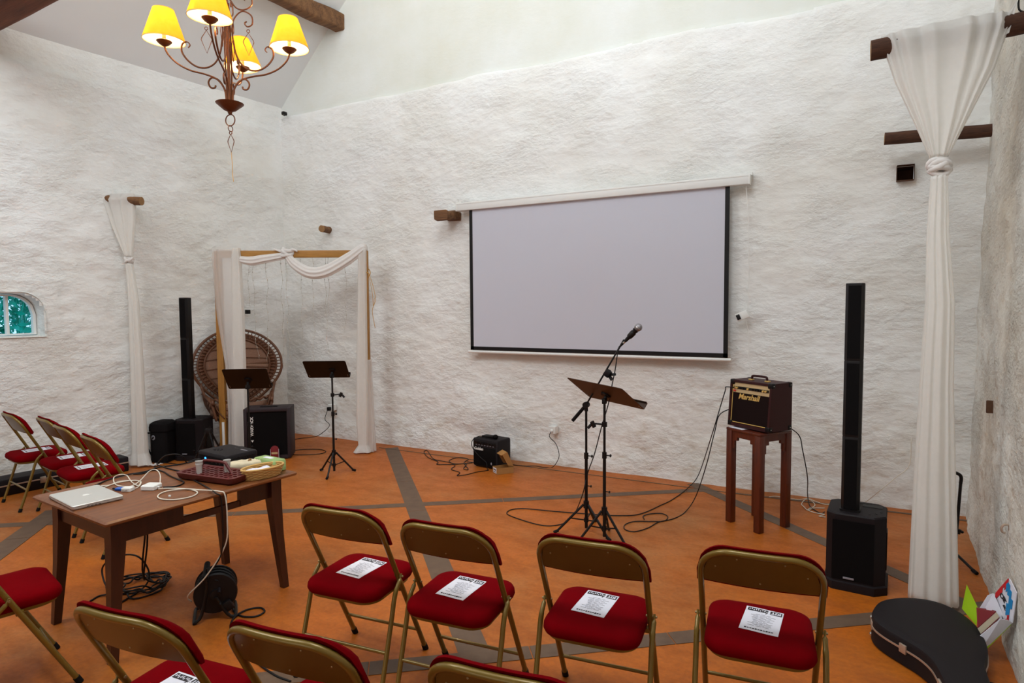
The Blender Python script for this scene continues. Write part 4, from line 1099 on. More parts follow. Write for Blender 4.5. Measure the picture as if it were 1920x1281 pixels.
# oval box with a cream woollen lid
t = lying('woollen_pouch', 'oval cream woollen pouch on the table between projector and basket', 'pouch', (-3.375, 2.680, 0.7502), 54)
m = M(); L_ = []
for e, z in ((0.82, 0.0), (0.86, 0.004), (0.84, 0.022), (0.98, 0.030), (1.0, 0.040), (0.985, 0.054), (0.90, 0.063), (0.70, 0.066), (0.40, 0.064)):
    L_.append([Vector((0.115*e*cos(2*pi*k/40), 0.060*e*sin(2*pi*k/40), z + 0.002*sin(k*1.7))) for k in range(40)])
m.loops(L_); put('body', m, MAT['wool'], t, 180)
m = M(); m.tube([(0.015, -0.008, 0.064), (0.022, 0.0, 0.074), (0.030, 0.008, 0.064)], 0.006, 6, smooth=4); put('toggle', m, MAT['endgrain'], t)
# wicker basket
t = lying('wicker_basket', 'long oval wicker basket with white napkin at the table corner', 'basket', (-3.155, 2.625, 0.7502), 78)
def ov(a, b, n, z, w=0.0, ph=0.0): return [Vector(((a+w*sin(12*2*pi*k/n+ph))*cos(2*pi*k/n), (b+w*sin(12*2*pi*k/n+ph))*sin(2*pi*k/n), z)) for k in range(n)]
m = M()
for k in range(7):
    z = 0.006 + 0.0085*k; a = 0.108 + 0.0035*k; b = 0.048 + 0.0035*k
    m.tube(ov(a, b, 72, z, 0.0035, (k % 2)*pi), 0.0046, 6, closed=True)
put('woven_side', m, MAT['wicker'], t, 180)
m = M(); m.tube(ov(0.132, 0.072, 60, 0.066), 0.0065, 7, closed=True); put('rim', m, MAT['wicker'], t, 180)
m = M(); m.loops([ov(0.110, 0.050, 40, 0.002), ov(0.110, 0.050, 40, 0.006)]); put('base', m, MAT['wicker'], t)
m = M(); m.slab([[Vector((-0.10+0.15*i/8, -0.045+0.09*j/5, 0.052 + 0.004*sin(i*1.2+j))) for i in range(9)] for j in range(6)], [[Vector((-0.10+0.15*i/8, -0.045+0.09*j/5, 0.055 + 0.004*sin(i*1.2+j))) for i in range(9)] for j in range(6)])
o = put('napkin', m, MAT['paper'], None, 180, loc=Vector((-3.155, 2.625, 0.7502)), rz=radians(78)); tag(o, 'white paper napkin folded inside the wicker basket', 'napkin')
# packet
t = lying('tissue_packet', 'green and white printed packet at the far corner of the table', 'packet', (-3.272, 2.778, 0.7502), -5)
m = M(); m.rstack(0.110, 0.048, 0.014, [(0.008, 0.0), (0.0, 0.006), (0.0, 0.062), (0.006, 0.072), (0.02, 0.075)], 5); put('wrapper', m, MAT['packet'], t)
m = M(); m.box((0.02, -0.048, 0.03), (0.09, 0.003, 0.034)); m.box((-0.01, 0.0, 0.0752), (0.08, 0.03, 0.001)); put('print', m, MAT['paper'], t)
m = M(); m.box((-0.065, -0.048, 0.028), (0.05, 0.0032, 0.03)); m.box((0.05, -0.049, 0.03), (0.02, 0.003, 0.02)); put('print', m, MAT['green'], t)

# ---- cable reel under the table
RC = Vector((-3.225, 2.325, 0)); ra = radians(-38)
t = thing('cable_reel', 'black cable reel with carrying handle on the floor under the table', 'cable reel', RC, ra)
# local x = reel axis, towards the camera side
zc = 0.150
RX = Matrix.Rotation(pi/2, 3, 'Y')
m = M(); m.lathe([(0, -0.075), (0.112, -0.075), (0.116, -0.070), (0.112, -0.066), (0.06, -0.066), (0.06, 0.060), (0.112, 0.060), (0.117, 0.065), (0.112, 0.072), (0.03, 0.076), (0.028, 0.090), (0, 0.090)], (0, 0, zc), 36, RX); put('drum', m, MAT['black'], t)
m = M()
for k in range(9): 
    x = -0.056 + 0.0135*k; rr = 0.098 + 0.007*sin(k*2.1)
    m.tube([(x + 0.004*sin(3*a), rr*cos(a), zc + rr*sin(a)) for a in [2*pi*i/28 for i in range(28)]], 0.0078, 6, closed=True)
put('wound_cable', m, MAT['cable'], t, 180)
m = M(); m.tube([(0.10, -0.05, 0.262), (0.096, -0.045, 0.20), (0.095, -0.075, 0.05), (0.095, -0.105, 0.014), (0.085, -0.115, 0.010), (-0.075, -0.115, 0.010), (-0.09, -0.105, 0.012), (-0.09, -0.06, 0.02), (-0.09, 0.06, 0.02), (-0.09, 0.10, 0.010), (0.09, 0.10, 0.010), (0.097, 0.06, 0.03), (0.096, 0.0, 0.14)], 0.0095, 8, smooth=3); put('stand', m, MAT['blackmetal'], t)
m = M(); m.tube([(0.105, -0.05, 0.262), (-0.105, -0.045, 0.268)], [0.017, 0.019, 0.019, 0.019, 0.017], 10); put('handle', m, MAT['rubber'], t)
m = M(); m.tube([(0.078, 0.02, zc+0.03), (0.10, 0.02, zc+0.03), (0.115, 0.02, zc+0.02)], 0.009, 8); put('crank_knob', m, MAT['tolex'], t)
m = M(); m.box((0.085, 0.065, 0.075), (0.03, 0.05, 0.06), rot=Matrix.Rotation(0.5, 3, 'X'), bevel=0.008); put('socket_outlet', m, MAT['black'], t)
cab('power_cable', 'black cable from the reel lying in a loop on the floor', [RC + Vector((0.10, -0.05, 0.10)), fl(432, 1132, 0.03), fl(440, 1148, .006), fl(455, 1156, .006), fl(480, 1156, .006), fl(496, 1147, .006), fl(488, 1140, .006), fl(465, 1143, .006), fl(445, 1153, .012), fl(434, 1166, .006), fl(433, 1183, .006), fl(445, 1200, .006), fl(480, 1240, .006), fl(515, 1266, .006), fl(545, 1278, .006)], 0.0055, MAT['cable'])
# ---- heap of black cable under the near end of the table
def heap(n, cx, cy, rx, ry, rnd, h, up=None):
    pts = [] 
    for i in range(n):
        a = i*0.62 + 0.5*rnd.random(); rr = 0.45 + 0.6*rnd.random()
        pts.append(Vector((cx + rx*rr*cos(a), cy + ry*rr*sin(a), 0.006 + h*rnd.random())))
    return pts
rr_ = random.Random(5)
h1 = heap(54, -3.98, 2.32, 0.19, 0.17, rr_, 0.05)
cab('power_cable', 'tangled heap of black cable on the floor under the near end of the table', [Vector((-3.62, 2.18, 0.735)), Vector((-3.66, 2.20, 0.60)), Vector((-3.76, 2.24, 0.40)), Vector((-3.86, 2.28, 0.12))] + h1 + [Vector((-3.84, 2.27, 0.12)), Vector((-3.70, 2.22, 0.42)), Vector((-3.64, 2.16, 0.735))], 0.0055, MAT['cable'], sm=5)
cab('power_cable', 'black cable standing up in a wide loop from the heap under the table', [fl(165, 1130, .006), fl(185, 1118, .006), fl(205, 1112, .02), fl(195, 1090, .05), fl(192, 1065, .12), fl(210, 1047, .20), fl(240, 1040, .22), fl(262, 1046, .20), fl(278, 1068, .12), fl(278, 1090, .05), fl(262, 1108, .01), fl(235, 1125, .006), fl(215, 1138, .006)], 0.0055, MAT['cable'])
# ================================================================== MUSIC STANDS AND MICROPHONE
def tripod(t, h_pole, spread, hub=0.235, ang0=0.0, r=0.010):
    m = M(); m.cyl((0, 0, 0.035), (0, 0, h_pole*0.62), 0.0125, seg=14); m.cyl((0, 0, h_pole*0.62), (0, 0, h_pole), 0.0095, seg=14); pole_ = put('pole', m, MAT['blackmetal'], t)
    for za, zb, rr in ((hub-0.028, hub+0.028, 0.022), (0.085, 0.115, 0.019), (h_pole*0.62-0.035, h_pole*0.62+0.012, 0.0175)):
        m = M(); m.cyl((0, 0, za), (0, 0, zb), rr, seg=16); put('collar', m, MAT['black'], pole_)
    m = M(); m.cyl((0.010, 0, h_pole*0.62-0.01), (0.045, 0, h_pole*0.62-0.01), 0.0045, seg=8); m.sphere((0.048, 0, h_pole*0.62-0.01), 0.012, (0.7, 1, 1), 10, 8); put('knob', m, MAT['black'], pole_)
    m = M(); m.cyl((0.010, 0, hub+0.15), (0.036, 0, hub+0.15), 0.004, seg=8); m.sphere((0.040, 0, hub+0.15), 0.010, (0.7, 1, 1), 10, 8); put('knob', m, MAT['black'], pole_)
    for k in range(3):
        a = ang0 + 2*pi*k/3; d = Vector((cos(a), sin(a), 0))
        m = M(); m.tube([d*0.022 + Vector((0, 0, hub)), d*(spread-0.02) + Vector((0, 0, 0.018))], r, 8); mid = d*(spread*0.5) + Vector((0, 0, hub*0.54))
        m.tube([mid, d*0.016 + Vector((0, 0, 0.10))], 0.0055, 6); lg = put('leg', m, MAT['blackmetal'], t)
        m = M(); m.tube([d*(spread-0.035) + Vector((0, 0, 0.026)), d*(spread+0.004) + Vector((0, 0, 0.012))], 0.0125, 8); put('rubber_foot', m, MAT['rubber'], lg)
def music_stand(label, c, yaw, z_lo, z_hi, wd, legang, matdesk, roll=0.0, lean=0.11, grip=True, gripz=0.86, off=0.0, gdir=0.0):
    t = thing('music_stand', label, 'music stand', (c[0], c[1], 0), 0, 'black music stands')
    zc = (z_lo+z_hi)/2
    tripod(t, z_lo+0.04, 0.225, 0.235, legang)
    # desk: a folded sheet tilted away from the player (who stands on the far side)
    A = Matrix.Rotation(radians(yaw), 4, 'Z') @ Matrix.Translation((off, 0, 0)) @ Matrix.Rotation(roll, 4, 'Y')
    sl = hypot(z_hi-z_lo, lean*2); th = atan2(lean*2, z_hi-z_lo)
    D = Matrix.Translation((0, 0, zc)) @ A @ Matrix.Rotation(th, 4, 'X')      # local: x wide, z up the desk, -y = back side
    m = M(); pts = rrect(wd/2, sl/2, 0.020, 4)
    m.prism(pts, -0.0015, 0.0015, D @ Matrix.Rotation(pi/2, 4, 'X')); dk = put('desk', m, matdesk, t)
    m = M(); m.slab([[D @ Vector((-wd/2+0.004 + (wd-0.008)*i/4, y_, z_)) for i in range(5)] for y_, z_ in ((0.0, -sl/2+0.002), (0.052, -sl/2-0.004), (0.058, -sl/2+0.018))], [[D @ Vector((-wd/2+0.004 + (wd-0.008)*i/4, y_, z_)) for i in range(5)] for y_, z_ in ((0.0, -sl/2+0.006), (0.048, -sl/2+0.000), (0.054, -sl/2+0.019))]); put('ledge', m, matdesk, dk)
    for s in (-1, 1):
        m = M()
        for q in (0.03, 0.05): m.cyl(D @ Vector((s*(wd/2-0.02+0.0*q), -0.004, -sl/2+q)), D @ Vector((s*(wd/2-0.02), 0.0, -sl/2+q)), 0.0035, seg=8)
        put('rivet', m, MAT['steel'], dk)
    m = M(); m.cyl(D @ Vector((-off, -0.014, -0.02)), D @ Vector((-off, -0.001, -0.02)), 0.040, seg=20)
    for k in range(4):
        a = pi/4 + k*pi/2; m.cyl(D @ Vector((-off+0.027*cos(a), -0.018, -0.02+0.027*sin(a))), D @ Vector((-off+0.027*cos(a), -0.012, -0.02+0.027*sin(a))), 0.005, seg=8)
    m.tube([Vector((0, 0, z_lo+0.03)), D @ Vector((-off, -0.016, -0.03))], 0.013, 10); m.box((0, 0, z_lo+0.03), (0.03, 0.045, 0.045), bevel=0.006); put('tilt_bracket', m, MAT['black'], t)
    if grip:
        m = M(); m.cyl((0, 0, gripz-0.018), (0, 0, gripz+0.018), 0.020, seg=12); m.tube([(0.016, 0, gripz), (0.075, 0.01, gripz+0.006)], 0.007, 8); m.cyl((0.075, 0.01, gripz-0.02), (0.095, 0.012, gripz+0.022), 0.016, seg=12); m.tube([(0.09, 0.01, gripz+0.01), (0.125, 0.012, gripz-0.03)], 0.011, 8); m.xform(Matrix.Rotation(gdir, 4, 'Z')); put('clamp_arm', m, MAT['black'], t)
    return t, D
music_stand('black music stand nearest the table, its wide desk in front of the arch drape', (-5.335, 4.285), 36, 0.965, 1.19, 0.43, radians(80), MAT['black'], grip=False)
t, D = music_stand('black music stand alone in front of the right arch post', (-4.815, 4.935), 30, 1.035, 1.235, 0.45, radians(-66), MAT['black'], gripz=0.86, off=-0.055, gdir=0.5)
m = M(); m.slab([[D @ Vector((0.03+0.13*i/4, 0.006, 0.02+0.105*j/3)) for i in range(5)] for j in range(4)], [[D @ Vector((0.03+0.13*i/4, 0.010, 0.02+0.105*j/3)) for i in range(5)] for j in range(4)])
tag(put('sheet_music', m, MAT['paper']), 'paper sheet standing on the music stand before the right arch post', 'paper')
t, D = music_stand('music stand with brown-black desk in the middle, in front of the microphone', (-1.575, 4.435), -24, 1.048, 1.228, 0.57, radians(100), plain('brown_black_enamel', S(58,36,24), 0.5), roll=radians(3.0), lean=0.13, grip=True, gripz=0.90, gdir=3.5)
# microphone stand
mx, my = -1.765, 4.545
t = thing('microphone_stand', 'black boom microphone stand behind the middle music stand', 'microphone stand', (mx, my, 0))
tripod(t, 1.01, 0.26, 0.225, radians(215))
bd = (at_y(1168, 640, 4.60) - Vector((mx, my, 1.02))).normalized()
J = Vector((0, 0, 1.02)); E1 = at_y(1170, 637, 4.60) - Vector((mx, my, 0)); low_ = J - Vector((0.115, 0.0, 0.135))
m = M(); m.cyl(J + Vector((-0.0, -0.022, 0)), J + Vector((0, 0.022, 0)), 0.024, seg=16); m.cyl(J - Vector((0, 0, 0.05)), J, 0.015, seg=12); put('boom_joint', m, MAT['black'], t)
m = M(); m.tube([low_, J, E1], 0.007, 8); bm_ = put('boom', m, MAT['blackmetal'], t)
m = M(); m.tube([low_, J.lerp(low_, 0.18)], 0.014, 10); put('counterweight', m, MAT['rubber'], bm_)
mid = at_y(1140, 700, 4.58) - Vector((mx, my, 0))
m = M(); m.tube([mid.lerp(J, 0.08), mid.lerp(E1, 0.10)], 0.015, 10); m.box(mid + Vector((0.0, -0.01, 0.0)), (0.05, 0.045, 0.055), rot=Matrix.Rotation(0.6, 3, 'Y'), bevel=0.008); m.tube([mid + Vector((0.02, 0, -0.01)), mid + Vector((0.062, -0.005, -0.005))], 0.011, 8); m.tube([mid + Vector((0.01, 0, -0.02)), mid + Vector((0.035, -0.005, -0.05))], 0.013, 8); put('clamp', m, MAT['black'], bm_)
m = M(); cl0 = at_y(1170, 641, 4.60) - Vector((mx, my, 0)); cl1 = at_y(1184, 629, 4.60) - Vector((mx, my, 0)); m.tube([cl0, cl0.lerp(cl1, 0.4)], 0.010, 8); put('clip_arm', m, MAT['black'], t)
p0 = at_y(1172, 640, 4.60); p1 = at_y(1197, 614, 4.60); ax_m = (p1-p0).normalized()
t = thing('microphone', 'vocal microphone with silver mesh head pointing up on the boom, in front of the screen', 'microphone', p0)
q_ = Vector((0, 0, 1)).rotation_difference(ax_m).to_matrix(); Lm = (p1-p0).length
m = M(); m.lathe([(0, 0), (0.0125, 0), (0.014, 0.02), (0.019, Lm-0.045), (0.024, Lm-0.028), (0, Lm-0.026)], seg=18, mat=q_); put('handle', m, MAT['black'], t)
m = M(); m.sphere(ax_m*(Lm-0.002), 0.030, (1, 1, 1.05), 18, 12, q_); hd_ = put('mesh_head', m, MAT['silvermesh'], t)
m = M(); m.tube([ax_m*(Lm-0.002) + q_ @ Vector((0.0302*cos(a), 0.0302*sin(a), 0)) for a in [2*pi*i/24 for i in range(24)]], 0.0022, 6, closed=True); put('ring', m, MAT['steel'], hd_)
m = M(); m.lathe([(0.0200, Lm*0.30), (0.0225, Lm*0.36), (0.0240, Lm*0.62), (0.0215, Lm*0.66)], seg=18, mat=q_); put('clip', m, MAT['black'], t)
m = M(); a0 = -ax_m*0.008; m.tube([a0 + ax_m*0.01, a0 - ax_m*0.055 + Vector((-0.006, 0, -0.006))], [0.010, 0.0095, 0.007], 10); put('plug', m, MAT['black'], t)
m = M(); m.tube([a0 + ax_m*0.016, a0 - ax_m*0.012], 0.0098, 10); put('silver_collar', m, MAT['steel'], t)
P = lambda x, y, z=0.006: fl(x, y, z)
# jack socket on the burgundy amplifier's panel, and the way out of its back
AMPR = Matrix.Rotation(radians(-34), 3, 'Z'); AMPO = Vector((-0.585, 5.352, 0.7945))
JACK = AMPO + AMPR @ Vector((-0.155, -0.112, 0.322)); JN = AMPR @ Vector((-0.5, -0.85, 0.05)); JACK2 = AMPO + AMPR @ Vector((-0.19, 0.128, 0.16))
cab('microphone_cable', 'black microphone cable dropping past the stand and snaking over the floor to the amplifier',
    [p0 - ax_m*0.065 + Vector((-0.008, 0, -0.008)), at_y(1158, 660, 4.58), at_y(1154, 690, 4.57), at_y(1148, 720, 4.54), at_y(1140, 760, 4.53), at_y(1128, 800, 4.55), at_y(1115, 850, 4.56), at_y(1101, 890, 4.56), at_y(1093, 925, 4.5), P(1078, 962, .02), P(1060, 980), P(1035, 986), P(1010, 984), P(975, 974), P(951, 964), P(958, 956), P(985, 954), P(1040, 959), P(1105, 964), P(1160, 967), P(1200, 964), P(1240, 947), P(1262, 936), P(1290, 915, .02), P(1310, 890, .12), at_y(1335, 815, 5.34), at_y(1350, 765, 5.30), at_y(1360, 732, 5.28), JACK + JN*0.07, JACK], 0.0042, MAT['cable'], sm=7)
cab('instrument_cable', 'second black cable from the burgundy amplifier ending in a loose loop on the floor',
    [JACK2, JACK2 + Vector((-0.06, -0.02, -0.02)), at_y(1352, 775, 5.36), at_y(1340, 810, 5.33), at_y(1325, 870, 5.25), P(1305, 930, .10), P(1285, 960, .01), P(1262, 973), P(1235, 979), P(1215, 990), P(1190, 997), P(1172, 993), P(1172, 984), P(1190, 978), P(1220, 978), P(1245, 977), P(1252, 969), P(1240, 963), P(1218, 964), P(1206, 968), P(1208, 974)], 0.0042, MAT['cable'], sm=7)

# ================================================================== AMPLIFIERS, SPEAKERS
# ---- tall wooden stool with fretted corners
SC = Vector((-0.585, 5.352, 0)); sy = radians(-36)
t = thing('plant_stool', 'tall red-brown square wooden stool carrying the burgundy amplifier', 'stool', SC, sy)
h_ = 0.176; ZT = 0.79
m = M(); m.box((0, 0, ZT-0.010), (2*h_, 2*h_, 0.020), bevel=0.003)
put('top', m, MAT['stoolwood'], t)
for sx in (-1, 1):
    for s2 in (-1, 1):
        m = M(); m.box((sx*(h_-0.029), s2*(h_-0.029), (ZT-0.02)/2), (0.056, 0.056, ZT-0.02), bevel=0.003); put('leg', m, MAT['stoolwood'], t)
for k in range(4):
    rz_ = Matrix.Rotation(k*pi/2, 4, 'Z')
    y0 = -(h_-0.022); i_ = h_-0.057
    prof = [(-i_, ZT-0.02), (i_, ZT-0.02), (i_, ZT-0.165), (i_-0.022, ZT-0.165), (i_-0.022, ZT-0.098), (i_-0.052, ZT-0.098), (i_-0.052, ZT-0.070), (-i_+0.052, ZT-0.070), (-i_+0.052, ZT-0.098), (-i_+0.022, ZT-0.098), (-i_+0.022, ZT-0.165), (-i_, ZT-0.165)]
    m = M(); m.prism(prof, -0.011, 0.011, rz_ @ Matrix.Translation((0, y0, 0)) @ Matrix.Rotation(pi/2, 4, 'X')); put('fretted_rail', m, MAT['stoolwood'], t, 20)
m = M(); m.slab([[Vector((-0.155+0.14*i, -0.165+0.10*j, 0)) for i in range(2)] for j in range(2)], [[Vector((-0.155+0.14*i, -0.165+0.10*j, 0.003)) for i in range(2)] for j in range(2)])
o = put('paper_sheet', m, MAT['paper'], None, loc=SC + Vector((0, 0, ZT+0.0005)), rz=sy); tag(o, 'folded paper peeping out under the burgundy amplifier', 'paper')
# ---- burgundy combo amplifier
AC = SC + Vector((0.0, 0.0, ZT+0.0045))
t = thing('guitar_amplifier', 'burgundy guitar combo amplifier with cream control panel on the tall stool', 'amplifier', AC, sy + radians(2))
w, d, H = 0.205, 0.132, 0.385
# cabinet: open-fronted shell with a front that leans back at the top
def afr(z): return -d + 0.030*(z/H)
m = M()
def panel_box(x0, x1, y0f, y1f, z0, z1):
    lo = [Vector((x0, y0f(z0), z0)), Vector((x1, y0f(z0), z0)), Vector((x1, y1f(z0), z0)), Vector((x0, y1f(z0), z0))]
    hi = [Vector((x0, y0f(z1), z1)), Vector((x1, y0f(z1), z1)), Vector((x1, y1f(z1), z1)), Vector((x0, y1f(z1), z1))]
    m.hexa(lo, hi)
bk_ = lambda z: d
for s in (-1, 1): panel_box(min(s*w, s*(w-0.018)), max(s*w, s*(w-0.018)), afr, bk_, 0.008, H)
panel_box(-w+0.018, w-0.018, afr, bk_, 0.008, 0.034); panel_box(-w+0.018, w-0.018, afr, bk_, H-0.018, H); panel_box(-w+0.018, w-0.018, lambda z: d-0.012, bk_, 0.034, H-0.018)
shell = put('cabinet', m, MAT['oxblood'], t, 30)
fy = lambda z, o=0.014: afr(z) + o
def fpanel(x0, x1, z0, z1, o, th=0.006):
    mm = M(); mm.hexa([Vector((x0, fy(z0, o+th), z0)), Vector((x1, fy(z0, o+th), z0)), Vector((x1, fy(z1, o+th), z1)), Vector((x0, fy(z1, o+th), z1))], [Vector((x0, fy(z0, o), z0)), Vector((x1, fy(z0, o), z0)), Vector((x1, fy(z1, o), z1)), Vector((x0, fy(z1, o), z1))]); return mm
gr = put('fret_cloth', fpanel(-w+0.018, w-0.018, 0.034, H-0.105, 0.014), MAT['fret'], t)
cp = put('control_panel', fpanel(-w+0.024, w-0.018, H-0.102, H-0.022, 0.010), MAT['cream'], t)
m = fpanel(-w+0.030, w-0.030, H-0.074, H-0.052, 0.0085, 0.003); put('control_strip', m, MAT['black'], cp)
for x in (-0.155, -0.135, -0.025, 0.125, 0.150):
    m = M(); m.cyl((x, fy(H-0.063, 0.010), H-0.063), (x, fy(H-0.063, -0.006), H-0.063), 0.0075, seg=14); put('control_knob', m, MAT['brass'], cp)
for x in (-0.10, -0.075, 0.02, 0.045, 0.07, 0.095):
    m = M(); m.cyl((x, fy(H-0.063, 0.010), H-0.063), (x, fy(H-0.063, -0.004), H-0.063), 0.0065, seg=12); put('control_knob', m, MAT['black'], cp)
m = M(); m.box((-0.158, fy(H-0.090, 0.004), H-0.088), (0.024, 0.004, 0.012), bevel=0.001); put('input_lamp', m, MAT['red'], cp)
m = M()
for (a, b) in (((-w+0.024, 0.040), (w-0.022, 0.040)), ((-w+0.024, 0.040), (-w+0.024, H-0.024))): m.tube([(a[0], fy(a[1], 0.010), a[1]), (b[0], fy(b[1], 0.010), b[1])], 0.0035, 6)
put('gold_piping', m, MAT['brass'], t)
m = letters('Marshall', 0.062, 0.0016, 0.25, bold=0.0012); m.xform(Matrix.Translation((-0.018, fy(H-0.130, 0.012), H-0.132)) @ Matrix.Rotation(-0.078, 4, 'X') @ Matrix.Rotation(pi/2, 4, 'X')); put('lettering', m, MAT['brass'], gr)
for sx in (-1, 1):
    for sz in (0, 1):
        for yy, nm in ((None, 'f'), (d, 'b')):
            z = 0.008+0.020 if sz == 0 else H-0.018
            y = afr(z)+0.020 if yy is None else d-0.020
            m = M(); m.box((sx*(w-0.018), y, z), (0.044, 0.046, 0.044), bevel=0.010, seg=3); cr = put('corner_guard', m, MAT['black'], shell)
            m = M(); m.sphere((sx*(w+0.004), y, z), 0.004, (1, 1, 1), 8, 6); put('screw', m, MAT['steel'], cr)
m = M(); m.tube([(-0.075, 0.0, H+0.004), (-0.072, 0.0, H+0.026), (-0.055, 0.0, H+0.036), (0.055, 0.0, H+0.036), (0.072, 0.0, H+0.026), (0.075, 0.0, H+0.004)], 0.0095, 8, smooth=4); hdl = put('handle', m, MAT['oxblood'], t)
for s in (-1, 1):
    m = M(); m.box((s*0.080, 0, H+0.004), (0.040, 0.030, 0.010), bevel=0.003); put('handle_bracket', m, MAT['brass'], hdl)
for sx in (-1, 1):
    for s2 in (-1, 1):
        m = M(); m.cyl((sx*0.15, s2*0.085, 0), (sx*0.15, s2*0.085, 0.010), 0.014, seg=12); put('foot', m, MAT['rubber'], t)
cab('mains_cable', 'black mains cable falling from the stool down to the white cables on the floor', [AC + Vector((0.17, 0.02, 0.05)), at_y(1497, 815, 5.50), at_y(1505, 845, 5.52), at_y(1514, 895, 5.55), P(1514, 925, .06), P(1518, 948, .012), P(1528, 957), P(1540, 963), P(1546, 960)], 0.0042, MAT['cable'])
cab('white_cable', 'loose white cable lying along the wall behind the stool and the right speaker', [P(1442, 932), P(1455, 931), P(1475, 934), P(1498, 937), P(1515, 935), P(1528, 940), P(1548, 946), P(1570, 944), P(1600, 946), P(1620, 943, .02), at_y(1650, 920, 6.16), at_y(1680, 895, 6.18), at_y(1705, 872, 6.2), at_y(1709, 820, 6.2)], 0.0035, MAT['whitecable'])
cab('white_cable', 'coiled white extension cable on the floor left of the right speaker', [P(1546, 953), P(1525, 953), P(1515, 957), P(1507, 950), P(1503, 945), P(1510, 937), P(1520, 938), P(1528, 948), P(1515, 956), P(1530, 962), P(1546, 965), P(1536, 968), P(1548, 970)], 0.0038, MAT['whitecable'])

# ---- column loudspeakers
def column_speaker(label, c, yaw, scale=1.0):
    t = thing('column_speaker', label, 'loudspeaker', (c[0], c[1], 0), radians(yaw), 'column loudspeakers')
    oct_ = [(-0.165, -0.125), (-0.115, -0.165), (0.105, -0.165), (0.17, -0.105), (0.17, 0.12), (0.125, 0.17), (-0.125, 0.17), (-0.165, 0.13)]
    def ring(f, z, dx=0): return [Vector((x*f+dx, y*f, z)) for x, y in oct_]
    m = M(); m.loops([ring(1.05, 0.0), ring(1.06, 0.012), ring(1.05, 0.050), ring(0.98, 0.056), ring(0.975, 0.45), ring(0.985, 0.462), ring(0.98, 0.478), ring(0.94, 0.487)]); sub = put('subwoofer', m, MAT['tolex'], t, 25)
    m = M(); m.loops([[Vector((x, y, z)) for x, y in ((-0.125, -0.158), (0.105, -0.158), (0.105, -0.1625), (-0.125, -0.1625))] for z in (0.065, 0.445)]); put('front_grille', m, MAT['grille'], sub)
    m = M(); m.box((0.1685, 0.01, 0.25), (0.006, 0.10, 0.24), bevel=0.002); put('side_recess', m, MAT['black'], sub)
    m = M(); m.box((-0.03, -0.168, 0.082), (0.06, 0.004, 0.012), bevel=0.001); put('badge', m, MAT['greyink'], sub)
    m = M(); m.box((0.085, 0.085, 0.4875), (0.11, 0.06, 0.004)); m.box((0.03, 0.14, 0.4875), (0.10, 0.03, 0.004)); put('top_handle', m, MAT['black'], sub)
    for x, y in ((0.075, -0.10), (0.11, -0.065), (0.135, -0.02)):
        m = M(); m.cyl((x, y, 0.486), (x, y, 0.4895), 0.007, seg=10); put('screw', m, MAT['black'], sub)
    cx, cy = -0.035, -0.045; z0, z1 = 0.487, 1.925
    segs = [(z0, z0+0.475), (z0+0.475, z0+0.955), (z0+0.955, z1)]
    for k, (a, b) in enumerate(segs):
        hw_ = 0.052; sec = [(-hw_, -0.030), (-0.036, -0.056), (0.036, -0.056), (hw_, -0.030), (hw_, 0.045), (0.035, 0.060), (-0.035, 0.060), (-hw_, 0.045)]
        m = M(); m.loops([[Vector((cx+x*f, cy+y*f, z)) for x, y in sec] for f, z in ((0.97, a), (1.0, a+0.006), (1.0, b-0.006), (0.97, b))]); sg = put('column_section', m, MAT['black'], t, 25)
        m = M(); m.box((cx, cy-0.0565, (a+b)/2), (0.070, 0.004, b-a-0.03)); put('grille', m, MAT['grille'], sg)
    m = M(); m.loops([[Vector((cx+x, cy+y, z)) for x, y in rrect(0.058, 0.063, 0.02, 3)] for z in (z0-0.002, z0+0.012)]); put('column_socket', m, MAT['black'], t)
    return t
column_speaker('tall black column loudspeaker on its bass box, right of the tall stool', (0.105, 4.495), -4)
column_speaker('tall black column loudspeaker on its bass box, left of the arch', (-6.86, 4.735), 24)

# ---- padded bag beside the left column
t = thing('equipment_bag', 'black padded trolley bag standing left of the left column loudspeaker', 'bag', (-7.055, 4.475, 0), radians(24))
m = M(); m.rstack(0.105, 0.125, 0.05, [(0.012, 0), (0, 0.012), (0, 0.36), (0.004, 0.38)], 6); put('body', m, MAT['blacksoft'], t)
m = M(); m.rstack(0.118, 0.135, 0.06, [(0.0, 0.37), (0.0, 0.42), (0.008, 0.455), (0.04, 0.478), (0.08, 0.484)], 6); put('lid', m, MAT['blacksoft'], t)
m = M(); m.tube([(-0.10, -0.05, 0.34), (-0.19, -0.06, 0.335), (-0.20, -0.06, 0.29), (-0.165, -0.06, 0.16), (-0.10, -0.06, 0.05)], 0.010, 7, smooth=3); put('carry_strap', m, MAT['blacksoft'], t)
m = M(); m.sphere((-0.045, -0.127, 0.30), 0.022, (1, 0.15, 1.3), 14, 8); put('badge', m, MAT['greyink'], t)
m = M(); m.box((-0.045, -0.132, 0.30), (0.018, 0.004, 0.03), rot=Matrix.Rotation(0.5, 3, 'Y')); put('badge_mark', m, MAT['black'], t)
# ---- folding A-shaped guitar stand in front of the bass box
q = fl(404, 852)
t = thing('guitar_stand', 'small black A-shaped guitar stand between left column and arch post', 'guitar stand', (-6.44, 4.62, 0), radians(28))
m = M(); m.box((0, 0, 0.375), (0.075, 0.05, 0.075), bevel=0.012); put('hinge', m, MAT['black'], t)
for s in (-1, 1):
    for yy in (-0.10, 0.10):
        m = M(); m.tube([(s*0.02, yy*0.15, 0.37), (s*0.15, yy, 0.0)], 0.011, 8); put('leg', m, MAT['blackmetal'], t)
    m = M(); m.tube([(s*0.075, -0.04, 0.17), (s*0.085, -0.16, 0.155), (s*0.085, -0.18, 0.20)], 0.010, 8); put('support_arm', m, MAT['rubber'], t)

